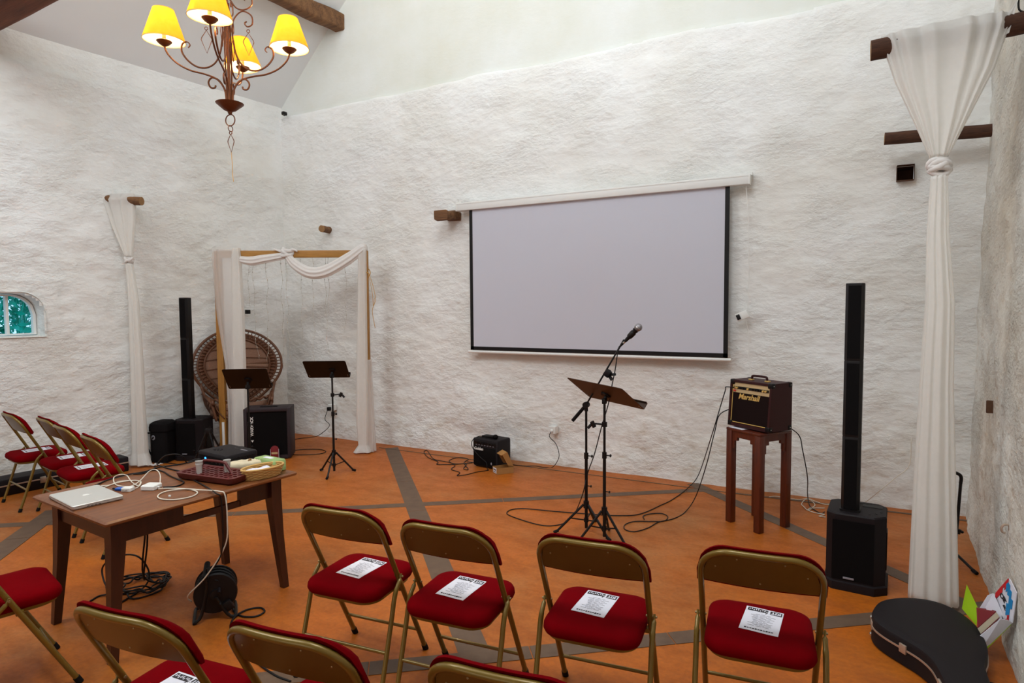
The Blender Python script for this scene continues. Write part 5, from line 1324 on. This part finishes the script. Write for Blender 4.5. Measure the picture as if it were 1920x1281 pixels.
# ---- big bass cabinet behind the table
BC = Vector((-6.075, 5.175, 0)); by_ = radians(38)
t = thing('bass_cabinet', 'big black bass speaker cabinet with vertical white lettering under the arch', 'speaker cabinet', BC, by_)
w, d, H = 0.262, 0.155, 0.610
m = M()
for s in (-1, 1): m.box((s*(w-0.019), 0, H/2+0.006), (0.038, 2*d, H-0.012), bevel=0.006)
m.box((0, 0, 0.031), (2*w-0.07, 2*d, 0.038)); m.box((0, 0, H-0.019), (2*w-0.07, 2*d, 0.038), bevel=0.004); m.box((0, d-0.01, H/2), (2*w-0.07, 0.02, H-0.07)); shell = put('cabinet', m, MAT['vinyl'], t)
m = M(); m.box((0, -d+0.022, H/2), (2*w-0.074, 0.012, H-0.074)); gr = put('grille', m, MAT['grille'], t)
m = letters('WARWICK', 0.046, 0.001, bold=0.001); m.xform(Matrix.Translation((-w+0.092, -d+0.013, 0.40)) @ Matrix.Rotation(-pi/2, 4, 'Y') @ Matrix.Rotation(pi/2, 4, 'X')); put('lettering', m, MAT['white'], gr)
m = M(); m.prism([(-0.016, 0.012), (0.016, 0.012), (0.0, -0.014)], 0, 0.001, Matrix.Translation((-w+0.092, -d+0.014, 0.225)) @ Matrix.Rotation(pi/2, 4, 'X')); put('emblem', m, MAT['white'], gr)
m = M(); m.box((0.0, 0.0, H+0.004), (0.20, 0.05, 0.012), bevel=0.004); put('handle', m, MAT['black'], t)
for sx in (-1, 1):
    for s2 in (-1, 1):
        m = M(); m.cyl((sx*0.21, s2*0.12, 0), (sx*0.21, s2*0.12, 0.014), 0.018, seg=12); put('foot', m, MAT['rubber'], t)
# the red-topped badge leaning at the foot of that cabinet
q = BC + Matrix.Rotation(by_, 3, 'Z') @ Vector((0.085, -d-0.03, 0))
t = thing('red_tin', 'small red round-topped tin with pale label at the foot of the bass cabinet', 'tin', q, by_)
m = M(); pr = [(-0.045, 0.0), (0.045, 0.0), (0.045, 0.13)] + [(0.045*cos(a), 0.13+0.04*sin(a)) for a in [pi*i/12 for i in range(1, 12)]] + [(-0.045, 0.13)]
m.prism(pr, -0.012, 0.012, Matrix.Rotation(pi/2, 4, 'X'), 0.003); put('body', m, MAT['darkred'], t)
m = M(); m.box((0, -0.0125, 0.085), (0.070, 0.002, 0.024)); put('pale_label', m, MAT['cream'], t)
for s in (-1, 1):
    m = M(); m.box((s*0.046, -0.004, 0.075), (0.004, 0.012, 0.11)); put('edge_strip', m, MAT['paper'], t)

# ---- peacock chair in the corner
PCc = Vector((-6.90, 5.40, 0)); pa = radians(58)
t = thing('peacock_chair', 'dark rattan peacock chair with huge round back in the corner behind the arch', 'chair', PCc, pa)
bz, brx, brz = 1.06, 0.53, 0.455
def bpt(a, f, off=0.0):
    x = brx*f*cos(a); z = bz + brz*f*sin(a)
    if sin(a) < 0: x *= (1 - 0.28*(sin(a)**2)*f); z += -0.10*(sin(a)**2)*f
    return Vector((x, 0.03 + 0.10*(z-0.5) - 0.16*(x/brx)**2 + off, z))
m = M(); m.tube([bpt(2*pi*i/64, 1.0) for i in range(64)], 0.017, 8, closed=True); m.tube([bpt(2*pi*i/64, 0.885) for i in range(64)], 0.012, 8, closed=True); put('back_hoop', m, MAT['rattan'], t, 180)
m = M()
for i in range(70):
    a = 2*pi*i/70; m.tube([bpt(a, 0.89), bpt(a+0.01, 0.995)], 0.0065, 5)
put('back_spindles', m, MAT['rattan'], t, 180)
m = M(); m.tube([bpt(2*pi*i/64, 0.74) for i in range(64)], 0.016, 8, closed=True); m.slab([[bpt(2*pi*i/64, 0.745+0.130*j/2, 0.004) for i in range(65)] for j in range(3)], [[bpt(2*pi*i/64, 0.745+0.130*j/2, 0.010) for i in range(65)] for j in range(3)])
for i in range(60):
    a = 2*pi*i/60; m.tube([bpt(a, 0.75), bpt(a+0.05, 0.88)], 0.011, 5); m.tube([bpt(a+0.05, 0.75), bpt(a, 0.88)], 0.011, 5)
put('braided_band', m, MAT['rattan'], t, 180)
m = M(); m.slab([[bpt(2*pi*i/48, 0.005 + 0.735*j/6, 0.004) for i in range(49)] for j in range(7)], [[bpt(2*pi*i/48, 0.005 + 0.735*j/6, 0.012) for i in range(49)] for j in range(7)]); wv = put('woven_panel', m, MAT['rattanlight'], t, 180)
for z in (0.78, 0.90, 1.02, 1.14, 1.26):
    xs = brx*0.73*sqrt(max(0.05, 1-((z-bz)/(brz*0.74))**2)); m = M()
    m.tube([Vector((x, 0.03 + 0.10*(z-0.5) - 0.16*(x/brx)**2 - 0.004, z + 0.012*cos(x*6))) for x in [-xs + 2*xs*i/12 for i in range(13)]], 0.006, 6); put('cane_rib', m, MAT['rattan'], wv, 180)
m = M(); m.rstack(0.27, 0.22, 0.15, [(0.01, 0.40), (0, 0.415), (0, 0.43), (0.02, 0.44)], 8, (0, -0.14, 0)); put('seat', m, MAT['rattanlight'], t)
for s in (-1, 1):                                # arm wings running forward from the back
    m = M(); m.tube([bpt(pi+0.45 if s < 0 else -0.45, 0.98), Vector((s*0.40, -0.12, 0.70)), Vector((s*0.36, -0.34, 0.66)), Vector((s*0.33, -0.40, 0.56)), Vector((s*0.30, -0.40, 0.42))], 0.016, 7, smooth=5)
    for k in range(7): m.tube([Vector((s*(0.40-0.010*k), 0.0-0.055*k, 0.70-0.005*k)), Vector((s*(0.30), 0.0-0.055*k, 0.43))], 0.010, 5); 
    for k in range(5): m.sphere((s*(0.37-0.008*k), -0.22-0.05*k, 0.62+0.028*sin(k*2.0)), 0.034, (0.6, 1, 1), 8, 6)
    put('armrest', m, MAT['rattan'], t, 180)
    m = M()
    for k in range(12):
        f = k/11; top_ = Vector((s*(0.42-0.10*f), 0.02-0.40*f, 0.71-0.06*f)); bot_ = Vector((s*(0.30-0.06*f), 0.0-0.34*f, 0.44))
        for g in (-0.5, 0.5):
            b2 = bot_ + Vector((-s*0.03*g*2, -0.06*g*2, 0)); m.tube([top_, top_.lerp(b2, 0.5) + Vector((s*0.02, 0, 0)), b2], 0.0075, 5, smooth=3)
    for g in (0.0, 0.33, 0.66): m.tube([Vector((s*(0.42-0.10*k/11-0.11*g), 0.02-0.38*k/11, 0.71-0.06*k/11-0.25*g + 0.012*sin(k*2.2))) for k in range(12)], 0.016 if g == 0 else 0.010, 6, smooth=2)
    put('arm_lattice', m, MAT['rattan'], t, 180)
# woven apron round the front of the seat, with curled rails
def apr(u_, z_): a_ = pi*(1.06 + 0.88*u_); return Vector((0.36*cos(a_), -0.12+0.29*sin(a_), z_))
m = M(); m.slab([[apr(i/24, 0.46+0.16*j/4) for i in range(25)] for j in range(5)], [[apr(i/24, 0.46+0.16*j/4)*0.985 + Vector((0, 0, 0.01)) for i in range(25)] for j in range(5)]); ap2 = put('seat_apron', m, MAT['rattanlight'], t, 180)
for z_ in (0.45, 0.55, 0.655):
    m = M(); m.tube([apr(i/36, z_ + 0.014*sin(i*1.4)) for i in range(37)], 0.016, 6); put('apron_rail', m, MAT['rattan'], ap2, 180)
m = M()
for k in range(40):                              # flared basket base
    a = 2*pi*k/40; a2 = a+0.25
    m.tube([Vector((0.27*cos(a), -0.16+0.25*sin(a), 0.41)), Vector((0.19*cos(a2), -0.16+0.18*sin(a2), 0.22)), Vector((0.30*cos(a2+0.2), -0.16+0.27*sin(a2+0.2), 0.01))], 0.010, 5, smooth=3)
for z, f in ((0.40, 1.0), (0.22, 0.70), (0.012, 1.1)): m.tube([Vector((0.275*f*cos(2*pi*i/40), -0.16+0.25*f*sin(2*pi*i/40), z)) for i in range(40)], 0.013, 6, closed=True)
put('base', m, MAT['rattan'], t, 180)

# ---- small practice amplifier by the back wall
SA = Vector((-3.455, 5.985, 0))
t = thing('practice_amplifier', 'small black practice amplifier on the floor against the back wall', 'amplifier', SA, radians(-9))
w, d, H = 0.180, 0.125, 0.325
m = M(); m.rstack(w, d, 0.028, [(0.012, 0.012), (0, 0.024), (0, H-0.014), (0.006, H-0.004), (0.016, H)], 5); body = put('cabinet', m, MAT['tolex'], t)
m = M(); m.box((0, -d-0.001, 0.130), (2*w-0.05, 0.006, 0.205), bevel=0.002); gr = put('grille', m, MAT['grille'], t)
m = M(); m.box((0, -d-0.002, 0.275), (2*w-0.05, 0.006, 0.05), bevel=0.002); cp = put('control_panel', m, MAT['black'], t)
for k in range(6):
    m = M(); m.cyl((-0.10+0.042*k, -d-0.004, 0.278), (-0.10+0.042*k, -d-0.018, 0.278), 0.009, seg=12); put('control_knob', m, MAT['black'], cp)
m = M()
for k in range(7): m.box((-0.115+0.040*k, -d-0.006, 0.257), (0.022, 0.002, 0.006))
put('panel_legend', m, MAT['greyink'], cp)
m = letters('Golden', 0.044, 0.001, 0.2, bold=0.001); m.xform(Matrix.Translation((-0.085, -d-0.006, 0.212)) @ Matrix.Rotation(pi/2, 4, 'X')); put('lettering', m, MAT['white'], gr)
m = M(); m.sphere((0.095, -d-0.005, 0.065), 0.010, (1, 0.4, 1.5), 10, 8); put('badge', m, MAT['greyink'], gr)
m = M(); m.tube([(-0.08, 0, H-0.002), (-0.07, 0, H+0.012), (0.07, 0, H+0.012), (0.08, 0, H-0.002)], 0.007, 6, smooth=3); put('handle', m, MAT['rubber'], t)
for sx in (-1, 1):
    for s2 in (-1, 1):
        m = M(); m.cyl((sx*0.14, s2*0.09, 0), (sx*0.14, s2*0.09, 0.013), 0.013, seg=10); put('foot', m, MAT['rubber'], t)
mic0 = SA + Matrix.Rotation(radians(-9), 3, 'Z') @ Vector((-0.085, -0.062, H+0.016)); dirm = (Matrix.Rotation(radians(-4), 3, 'Z') @ Vector((1, 0, 0.05))).normalized()
t = thing('microphone', 'black microphone lying on top of the small practice amplifier', 'microphone', mic0)
q_ = Vector((0, 0, 1)).rotation_difference(dirm).to_matrix()
m = M(); m.lathe([(0, 0), (0.012, 0), (0.013, 0.03), (0.021, 0.155), (0, 0.157)], seg=16, mat=q_); put('handle', m, MAT['black'], t)
m = M(); m.sphere(dirm*0.178, 0.0275, (1, 1, 1.1), 14, 10, q_); put('mesh_head', m, MAT['grille'], t)
m = M(); m.tube([dirm*0.002, dirm*-0.035], 0.0115, 10); put('plug', m, MAT['steel'], t)
Ry = lambda v: SA + Matrix.Rotation(radians(-9), 3, 'Z') @ Vector(v)
cab('microphone_cable', 'black cable hanging over the front of the small amplifier into a tangle at its left', [mic0 - dirm*0.036, Ry((-0.165, -0.10, H-0.01)), Ry((-0.175, -0.145, 0.27)), Ry((-0.15, -0.145, 0.20)), Ry((-0.06, -0.140, 0.125)), Ry((0.035, -0.145, 0.075)), Ry((0.06, -0.160, 0.015)), P(915, 882), P(895, 885), P(875, 890), P(857, 892), P(862, 886), P(846, 880), P(853, 873), P(842, 864), P(860, 858), P(878, 861), P(870, 868), P(878, 880), P(869, 879), P(874, 870), P(850, 871), P(820, 871), P(821, 866), P(803, 858), P(795, 848), P(801, 845), P(812, 860), P(825, 864), P(842, 867), P(856, 870), P(886, 868)], 0.0042, MAT['cable'])
cab('mains_cable', 'black cable from the back of the small amplifier bulging out at its left side', [Ry((-0.13, -0.10, H+0.004)), Ry((-0.20, -0.06, 0.27)), Ry((-0.225, -0.05, 0.17)), Ry((-0.215, -0.04, 0.08)), Ry((-0.20, 0.0, 0.012)), P(876, 866)], 0.004, MAT['cable'])
so = at_y(1037, 806, BY-0.045)
t = thing('wall_socket', 'white wall socket low on the back wall right of the small amplifier', 'socket', so)
m = M(); m.rstack(0.042, 0.042, 0.006, [(0, -0.05), (0, 0.030), (0.004, 0.035)], 4); m.xform(Matrix.Rotation(pi/2, 4, 'X')); put('plate', m, MAT['white'], t)
m = M(); m.cyl((0, -0.034, -0.004), (0, -0.060, -0.010), 0.019, 0.013, 14); put('plug', m, MAT['white'], t)
cab('mains_cable', 'black mains cable curving down from the white socket to the small amplifier', [so + Vector((0, -0.062, -0.014)), so + Vector((0.002, -0.10, -0.06)), at_y(1042, 832, 6.17), at_y(1048, 850, 6.14), at_y(1046, 863, 6.13), P(1036, 876), P(1022, 877), P(1005, 874), P(985, 874), P(965, 872), P(948, 870)], 0.004, MAT['cable'])
# ---- open cardboard box
t = thing('cardboard_box', 'small open brown cardboard box beside the small practice amplifier', 'box', (-3.21, 5.80, 0), radians(52))
m = M(); m.box((0, 0, 0.0035), (0.19, 0.13, 0.005))
for s in (-1, 1): m.box((s*0.094, 0, 0.035), (0.003, 0.13, 0.066))
for s in (-1, 1): m.box((0, s*0.064, 0.035), (0.19, 0.003, 0.066))
put('body', m, MAT['kraft'], t)
# hinged lid standing half open, with its folded-in side flaps
def lidq(u_, v_): return Vector((0.095 - 0.075*u_, v_, 0.068 + 0.165*u_))
m = M(); m.hexa([lidq(0, -0.066), lidq(0, 0.066), lidq(1, 0.066), lidq(1, -0.066)], [lidq(0, -0.066)+Vector((.003,0,.001)), lidq(0, 0.066)+Vector((.003,0,.001)), lidq(1, 0.066)+Vector((.003,0,.001)), lidq(1, -0.066)+Vector((.003,0,.001))])
for s in (-1, 1): m.hexa([lidq(0.05, s*0.063), lidq(1, s*0.063), lidq(1, s*0.063)+Vector((-0.055, 0, -0.025)), lidq(0.2, s*0.063)+Vector((-0.050, 0, -0.010))], [lidq(0.05, s*0.066), lidq(1, s*0.066), lidq(1, s*0.066)+Vector((-0.055, 0, -0.025)), lidq(0.2, s*0.066)+Vector((-0.050, 0, -0.010))])
e0 = lidq(1, 0); m.hexa([e0+Vector((0,-0.066,0)), e0+Vector((0,0.066,0)), e0+Vector((-0.066,0.062,-0.03)), e0+Vector((-0.066,-0.062,-0.03))], [e0+Vector((0.001,-0.066,0.003)), e0+Vector((0.001,0.066,0.003)), e0+Vector((-0.066,0.062,-0.027)), e0+Vector((-0.066,-0.062,-0.027))])
put('lid', m, MAT['kraft'], t)
m = M(); m.cyl(lidq(0.5, 0), lidq(0.5, 0)+Vector((0.0045, 0, 0.002)), 0.012, seg=14); put('printed_mark', m, MAT['dark'], t)
m = M(); m.box((-0.0965, 0.0, 0.036), (0.002, 0.085, 0.055)); lb = put('paper_label', m, MAT['paper'], t)
m = M()
for z in (0.022, 0.040, 0.048): m.box((-0.098, 0.0, z), (0.001, 0.06, 0.006))
put('label_print', m, MAT['ink'], lb)
# ---- socket behind the second music stand and the cables across the floor
so = at_y(622, 764, BY-0.05)
t = thing('wall_socket', 'white wall socket behind the music stand at the right arch post', 'socket', so)
m = M(); m.rstack(0.042, 0.042, 0.006, [(0, -0.05), (0, 0.030), (0.004, 0.035)], 4); m.xform(Matrix.Rotation(pi/2, 4, 'X')); put('plate', m, MAT['white'], t)
m = M(); m.box((0.004, -0.055, -0.012), (0.045, 0.05, 0.05), bevel=0.008); put('plug', m, MAT['black'], t)
cab('mains_cable', 'black mains cable curving from the wall socket to the bass cabinet', [so + Vector((0.0, -0.08, -0.02)), so + Vector((-0.02, -0.11, -0.15)), at_y(618, 798, 6.0), at_y(600, 815, 5.9), P(585, 820, .02), P(565, 822), P(545, 825), P(530, 826)], 0.0042, MAT['cable'])
cab('instrument_cable', 'black cable lying in a long flat loop on the floor right of the bass cabinet', [P(540, 846), P(570, 843), P(600, 843), P(611, 847), P(600, 851), P(570, 853), P(540, 852), P(525, 848)], 0.0045, MAT['cable'])
cab('power_cable', 'black cables lying on the floor between the left-wall chairs and the column loudspeaker', [P(388, 858), P(370, 868), P(345, 872), P(310, 868), P(290, 872), P(300, 882), P(340, 886), P(380, 880)], 0.0055, MAT['cable'])

# ================================================================== RIGHT-HAND CORNER
# ---- hanging guitar stand behind the curtain
t = thing('guitar_stand', 'thin black guitar stand standing right of the tall curtain', 'guitar stand', (0.715, 5.15, 0), radians(0))
m = M(); m.tube([(0.0, 0, 0.04), (0.012, 0, 0.30), (0.022, 0, 0.56)], 0.010, 8); m.tube([(0.022, 0, 0.56), (0.024, 0, 0.60), (0.012, 0, 0.622), (-0.03, -0.01, 0.640)], 0.011, 8, smooth=5); put('upright', m, MAT['blackmetal'], t)
m = M(); m.cyl((0.014, 0, 0.21), (0.022, 0, 0.24), 0.016, seg=10); m.sphere((0.040, -0.004, 0.225), 0.010, (1, 1, 1), 8, 6); put('clamp', m, MAT['black'], t)
for a, l in ((-1.05, 0.27), (2.0, 0.17), (3.9, 0.24)):
    dd = Vector((cos(a), sin(a), 0)); l2 = min(l, 0.20) if a < 0 else l
    m = M(); m.tube([Vector((0, 0, 0.075)), dd*l2 + Vector((0, 0, 0.012))], 0.009, 8); lg = put('leg', m, MAT['blackmetal'], t)
    m = M(); m.tube([dd*(l2-0.035) + Vector((0, 0, 0.020)), dd*(l2+0.004) + Vector((0, 0, 0.012))], 0.0125, 8); put('rubber_foot', m, MAT['rubber'], lg)
# ---- guitar case lying on the floor
side_l = [(0.172, 3.80), (0.176, 3.70), (0.215, 3.625), (0.29, 3.545), (0.355, 3.475), (0.395, 3.40), (0.412, 3.32), (0.425, 3.20), (0.438, 2.95), (0.435, 2.70), (0.44, 2.55)]
side_r = [(0.56, 2.55), (0.575, 2.70), (0.580, 2.95), (0.600, 3.20), (0.606, 3.34), (0.612, 3.46), (0.640, 3.57), (0.655, 3.70), (0.648, 3.84), (0.605, 3.975), (0.53, 4.065), (0.43, 4.088), (0.31, 4.045), (0.215, 3.945)]
outl = catmull([(x, y, 0) for x, y in side_l + side_r], 5, True)
cxx, cyy = 0.42, 3.4
outl = [(p.x, p.y) for p in outl]
def inset(poly, d_):
    n = len(poly); out = []
    for i in range(n):
        a = Vector(poly[i-1]); b = Vector(poly[(i+1) % n]); tt = (b-a).normalized(); out.append((poly[i][0] + tt.y*-d_, poly[i][1] + tt.x*d_))
    return out
area2 = sum(outl[i][0]*outl[(i+1) % len(outl)][1] - outl[(i+1) % len(outl)][0]*outl[i][1] for i in range(len(outl)))
sg_ = 1 if area2 > 0 else -1
def lay(ins, z): return [Vector((x-cxx, y-cyy, z)) for x, y in inset(outl, sg_*ins)]
t = thing('guitar_case', 'black hard guitar case lying on the floor at bottom right', 'guitar case', (cxx, cyy, 0))
m = M(); m.loops([lay(0.010, 0.0), lay(0.0, 0.010), lay(0.0, 0.085)], True, False); bot = put('bottom_shell', m, MAT['tolex'], t, 30)
m = M(); m.loops([lay(0.0, 0.093), lay(0.0, 0.125), lay(0.005, 0.136), lay(0.016, 0.142), lay(0.05, 0.146)], False, True); top_ = put('lid', m, MAT['tolex'], t, 30)
m = M(); m.loops([lay(0.004, 0.084), lay(-0.004, 0.085), lay(-0.004, 0.0935), lay(0.004, 0.0945)], False, False); put('edge_trim', m, MAT['trimmetal'], t, 30)
for (x, y, a) in ((0.176, 3.735, 0.05), (0.30, 3.535, 0.72), (0.42, 3.26, 0.15)):
    m = M(); m.box((x-cxx-0.004, y-cyy, 0.092), (0.012, 0.040, 0.045), rz=a, bevel=0.003); lt = put('latch', m, MAT['trimmetal'], t)
for x, y, z in ((0.172, 3.77, 0.115), (0.172, 3.765, 0.025)):
    m = M(); m.sphere((x-cxx, y-cyy, z), 0.012, (1, 1, 1), 10, 8); put('corner_stud', m, MAT['steel'], t)
m = M(); m.tube([(0.605-cxx, 3.42-cyy, 0.07), (0.645-cxx, 3.40-cyy, 0.075), (0.648-cxx, 3.30-cyy, 0.075), (0.602-cxx, 3.27-cyy, 0.07)], 0.010, 7, smooth=4); put('handle', m, MAT['rubber'], t)
# ---- carrier bag of books and folders against the right wall
BB = Vector((0.70, 3.85, 0.0))
t = thing('carrier_bag', 'white carrier bag with red and blue lettered pattern slumped against the right wall', 'bag', BB)
QL0, QL1 = at_y(1857, 1192, 3.95) - BB, at_y(1864, 1116, 3.95) - BB          # far edge of the patterned side: foot, rim
QR0, QR1 = at_y(1898, 1168, 3.80) - BB, at_y(1906, 1112, 3.80) - BB          # near edge
PK = at_y(1892, 1084, 3.86) - BB                                            # corner of the rim that stands up highest
def wallish(u_, v_):
    base_ = QL0.lerp(QR0, u_)
    rim_ = QL1.lerp(PK, min(1, u_/0.66)) if u_ < 0.66 else PK.lerp(QR1, (u_-0.66)/0.34)
    return base_.lerp(rim_, v_)
BN = (QR0-QL0).cross(Vector((0,0,1))).normalized()
if BN.y > 0: BN = -BN
G0 = [[wallish(i/14, j/12) for i in range(15)] for j in range(13)]; G1 = [[q - BN*0.004 for q in r_] for r_ in G0]
m = M(); m.slab(G0, G1); bg = put('patterned_side', m, MAT['paper'], t)
def patch(cells, mat, nm):
    mm = M()
    for (i, j) in cells:
        u0_, v0_ = i/12, j/12; q = [wallish(u0_, v0_), wallish(u0_+1/12, v0_), wallish(u0_+1/12, v0_+1/12), wallish(u0_, v0_+1/12)]
        mm.hexa([p + BN*0.0015 for p in q], [p + BN*0.003 for p in q])
    return put(nm, mm, mat, bg)
patch([(0, 10), (1, 10), (1, 11), (2, 10), (2, 11), (3, 11), (3, 10), (4, 11), (4, 10), (5, 11), (6, 11), (7, 11), (6, 10)], MAT['red'], 'red_pattern')
patch([(9, 1), (8, 1), (8, 0), (7, 0), (9, 2)], MAT['red'], 'red_pattern')
patch([(8, 10), (7, 10), (8, 9), (7, 9), (9, 9), (8, 8), (9, 8), (9, 7), (10, 7), (9, 6), (10, 6), (9, 5), (10, 5), (8, 5), (9, 4), (8, 4), (8, 3), (9, 3)], MAT['blue'], 'blue_pattern')
bx = (QR0-QL0).normalized(); bz_ = bx.cross(BN) if bx.cross(BN).z > 0 else -bx.cross(BN)
for ch, u_, v_ in (('O', 5.0, 8.9), ('M', 6.6, 7.2), ('R', 7.3, 5.0), ('S', 3.2, 7.0), ('A', 4.6, 5.2), ('I', 6.4, 2.8)):
    q = wallish(u_/12, v_/12) + BN*0.002; mt_ = Matrix((bx, bz_, BN)).transposed().to_4x4()
    m = letters(ch, 0.036, 0.0006, bold=0.001); m.xform(Matrix.Translation(q) @ mt_); put('letter_print', m, MAT['ink'], bg)
def quad_px(mm, pts, th=0.004):
    q = [at_y(x, y, d_) - BB for x, y, d_ in pts]; mm.hexa(q, [p + Vector((0.0, th, 0.0)) for p in q])
m = M(); quad_px(m, [(1836, 1194, 3.74), (1876, 1161, 3.74), (1889, 1163, 3.76), (1845, 1210, 3.74)]); quad_px(m, [(1845, 1210, 3.74), (1889, 1163, 3.76), (1898, 1168, 3.80), (1852, 1216, 3.76)]); put('front_flap', m, MAT['paper'], t)
m = M(); quad_px(m, [(1848, 1140, 3.92), (1858, 1160, 3.90), (1886, 1164, 3.86), (1863, 1113, 3.92)]); quad_px(m, [(1834, 1146, 3.94), (1850, 1150, 3.93), (1863, 1113, 3.92), (1852, 1117, 3.93)]); put('crumpled_lining', m, MAT['paper'], t)
m = M(); quad_px(m, [(1847, 1213, 3.75), (1895, 1166, 3.80), (1896, 1172, 3.80), (1849, 1219, 3.75)]); put('green_edge', m, MAT['green'], t)
m = M(); quad_px(m, [(1813, 1097, 4.05), (1834, 1141, 3.96), (1831, 1174, 3.95), (1804, 1142, 4.02)], 0.008); tag(put('folder', m, MAT['green']), 'lime green folder standing in the carrier bag', 'folder')
for q_o in (bpy.data.objects['folder'],): q_o.location = q_o.location + BB
bf = [at_y(x, y, 3.76) for x, y in ((1833, 1179), (1868, 1148), (1874, 1157), (1839, 1189))]
bb_ = [at_y(x, y, 3.93) for x, y in ((1831, 1141), (1860, 1145), (1866, 1156), (1838, 1152))]
bo = sum(bf, Vector())/4; bo = Vector((bo.x, bo.y, 0.03))
t = thing('book', 'thick book with dark red cover lying in the carrier bag', 'book', bo)
m = M(); m.hexa([q - bo for q in bf], [q - bo for q in bb_]); put('pages', m, MAT['pages'], t)
up_ = Vector((-0.2, 0, 1)).normalized()*0.004
m = M()
for i0, i1, sg in ((0, 1, 1), (3, 2, -1)):
    q = [bf[i0]-bo, bf[i1]-bo, bb_[i1]-bo, bb_[i0]-bo]; m.hexa([p + up_*sg*0.2 for p in q], [p + up_*sg*1.3 for p in q])
put('cover', m, MAT['darkred'], t)

# ---- long black instrument case along the left wall
c0 = fl(0, 914); c1 = fl(240, 884)
dv = Vector((0.12, 1, 0)); ln = 1.55; dv.normalize(); nv = Vector((-dv.y, dv.x, 0))
end = fl(243, 883); cen = end - dv*ln/2 + nv*0.115
t = thing('instrument_case', 'long black instrument case with silver edge on the floor along the left wall', 'instrument case', (cen.x, cen.y, 0), atan2(dv.y, dv.x))
hl, hd_c = ln/2, 0.115
m = M(); m.rstack(hl, hd_c, 0.02, [(0.006, 0.0), (0, 0.008), (0, 0.095)], 4); put('bottom_shell', m, MAT['tolex'], t)
m = M(); m.rstack(hl, hd_c, 0.02, [(0, 0.103), (0, 0.15), (0.006, 0.158), (0.016, 0.16)], 4); put('lid', m, MAT['tolex'], t)
m = M(); m.rstack(hl+0.003, hd_c+0.003, 0.02, [(0.003, 0.092), (0, 0.094), (0, 0.104), (0.003, 0.106)], 4); put('edge_trim', m, MAT['trimmetal'], t)
for x in (-0.42, -0.03, 0.42, ):
    m = M(); m.box((x, -hd_c-0.003, 0.092), (0.05, 0.012, 0.065), bevel=0.003); put('latch', m, MAT['steel'], t)
m = M(); m.box((hl+0.003, -0.03, 0.092), (0.012, 0.05, 0.065), bevel=0.003); put('latch', m, MAT['steel'], t)
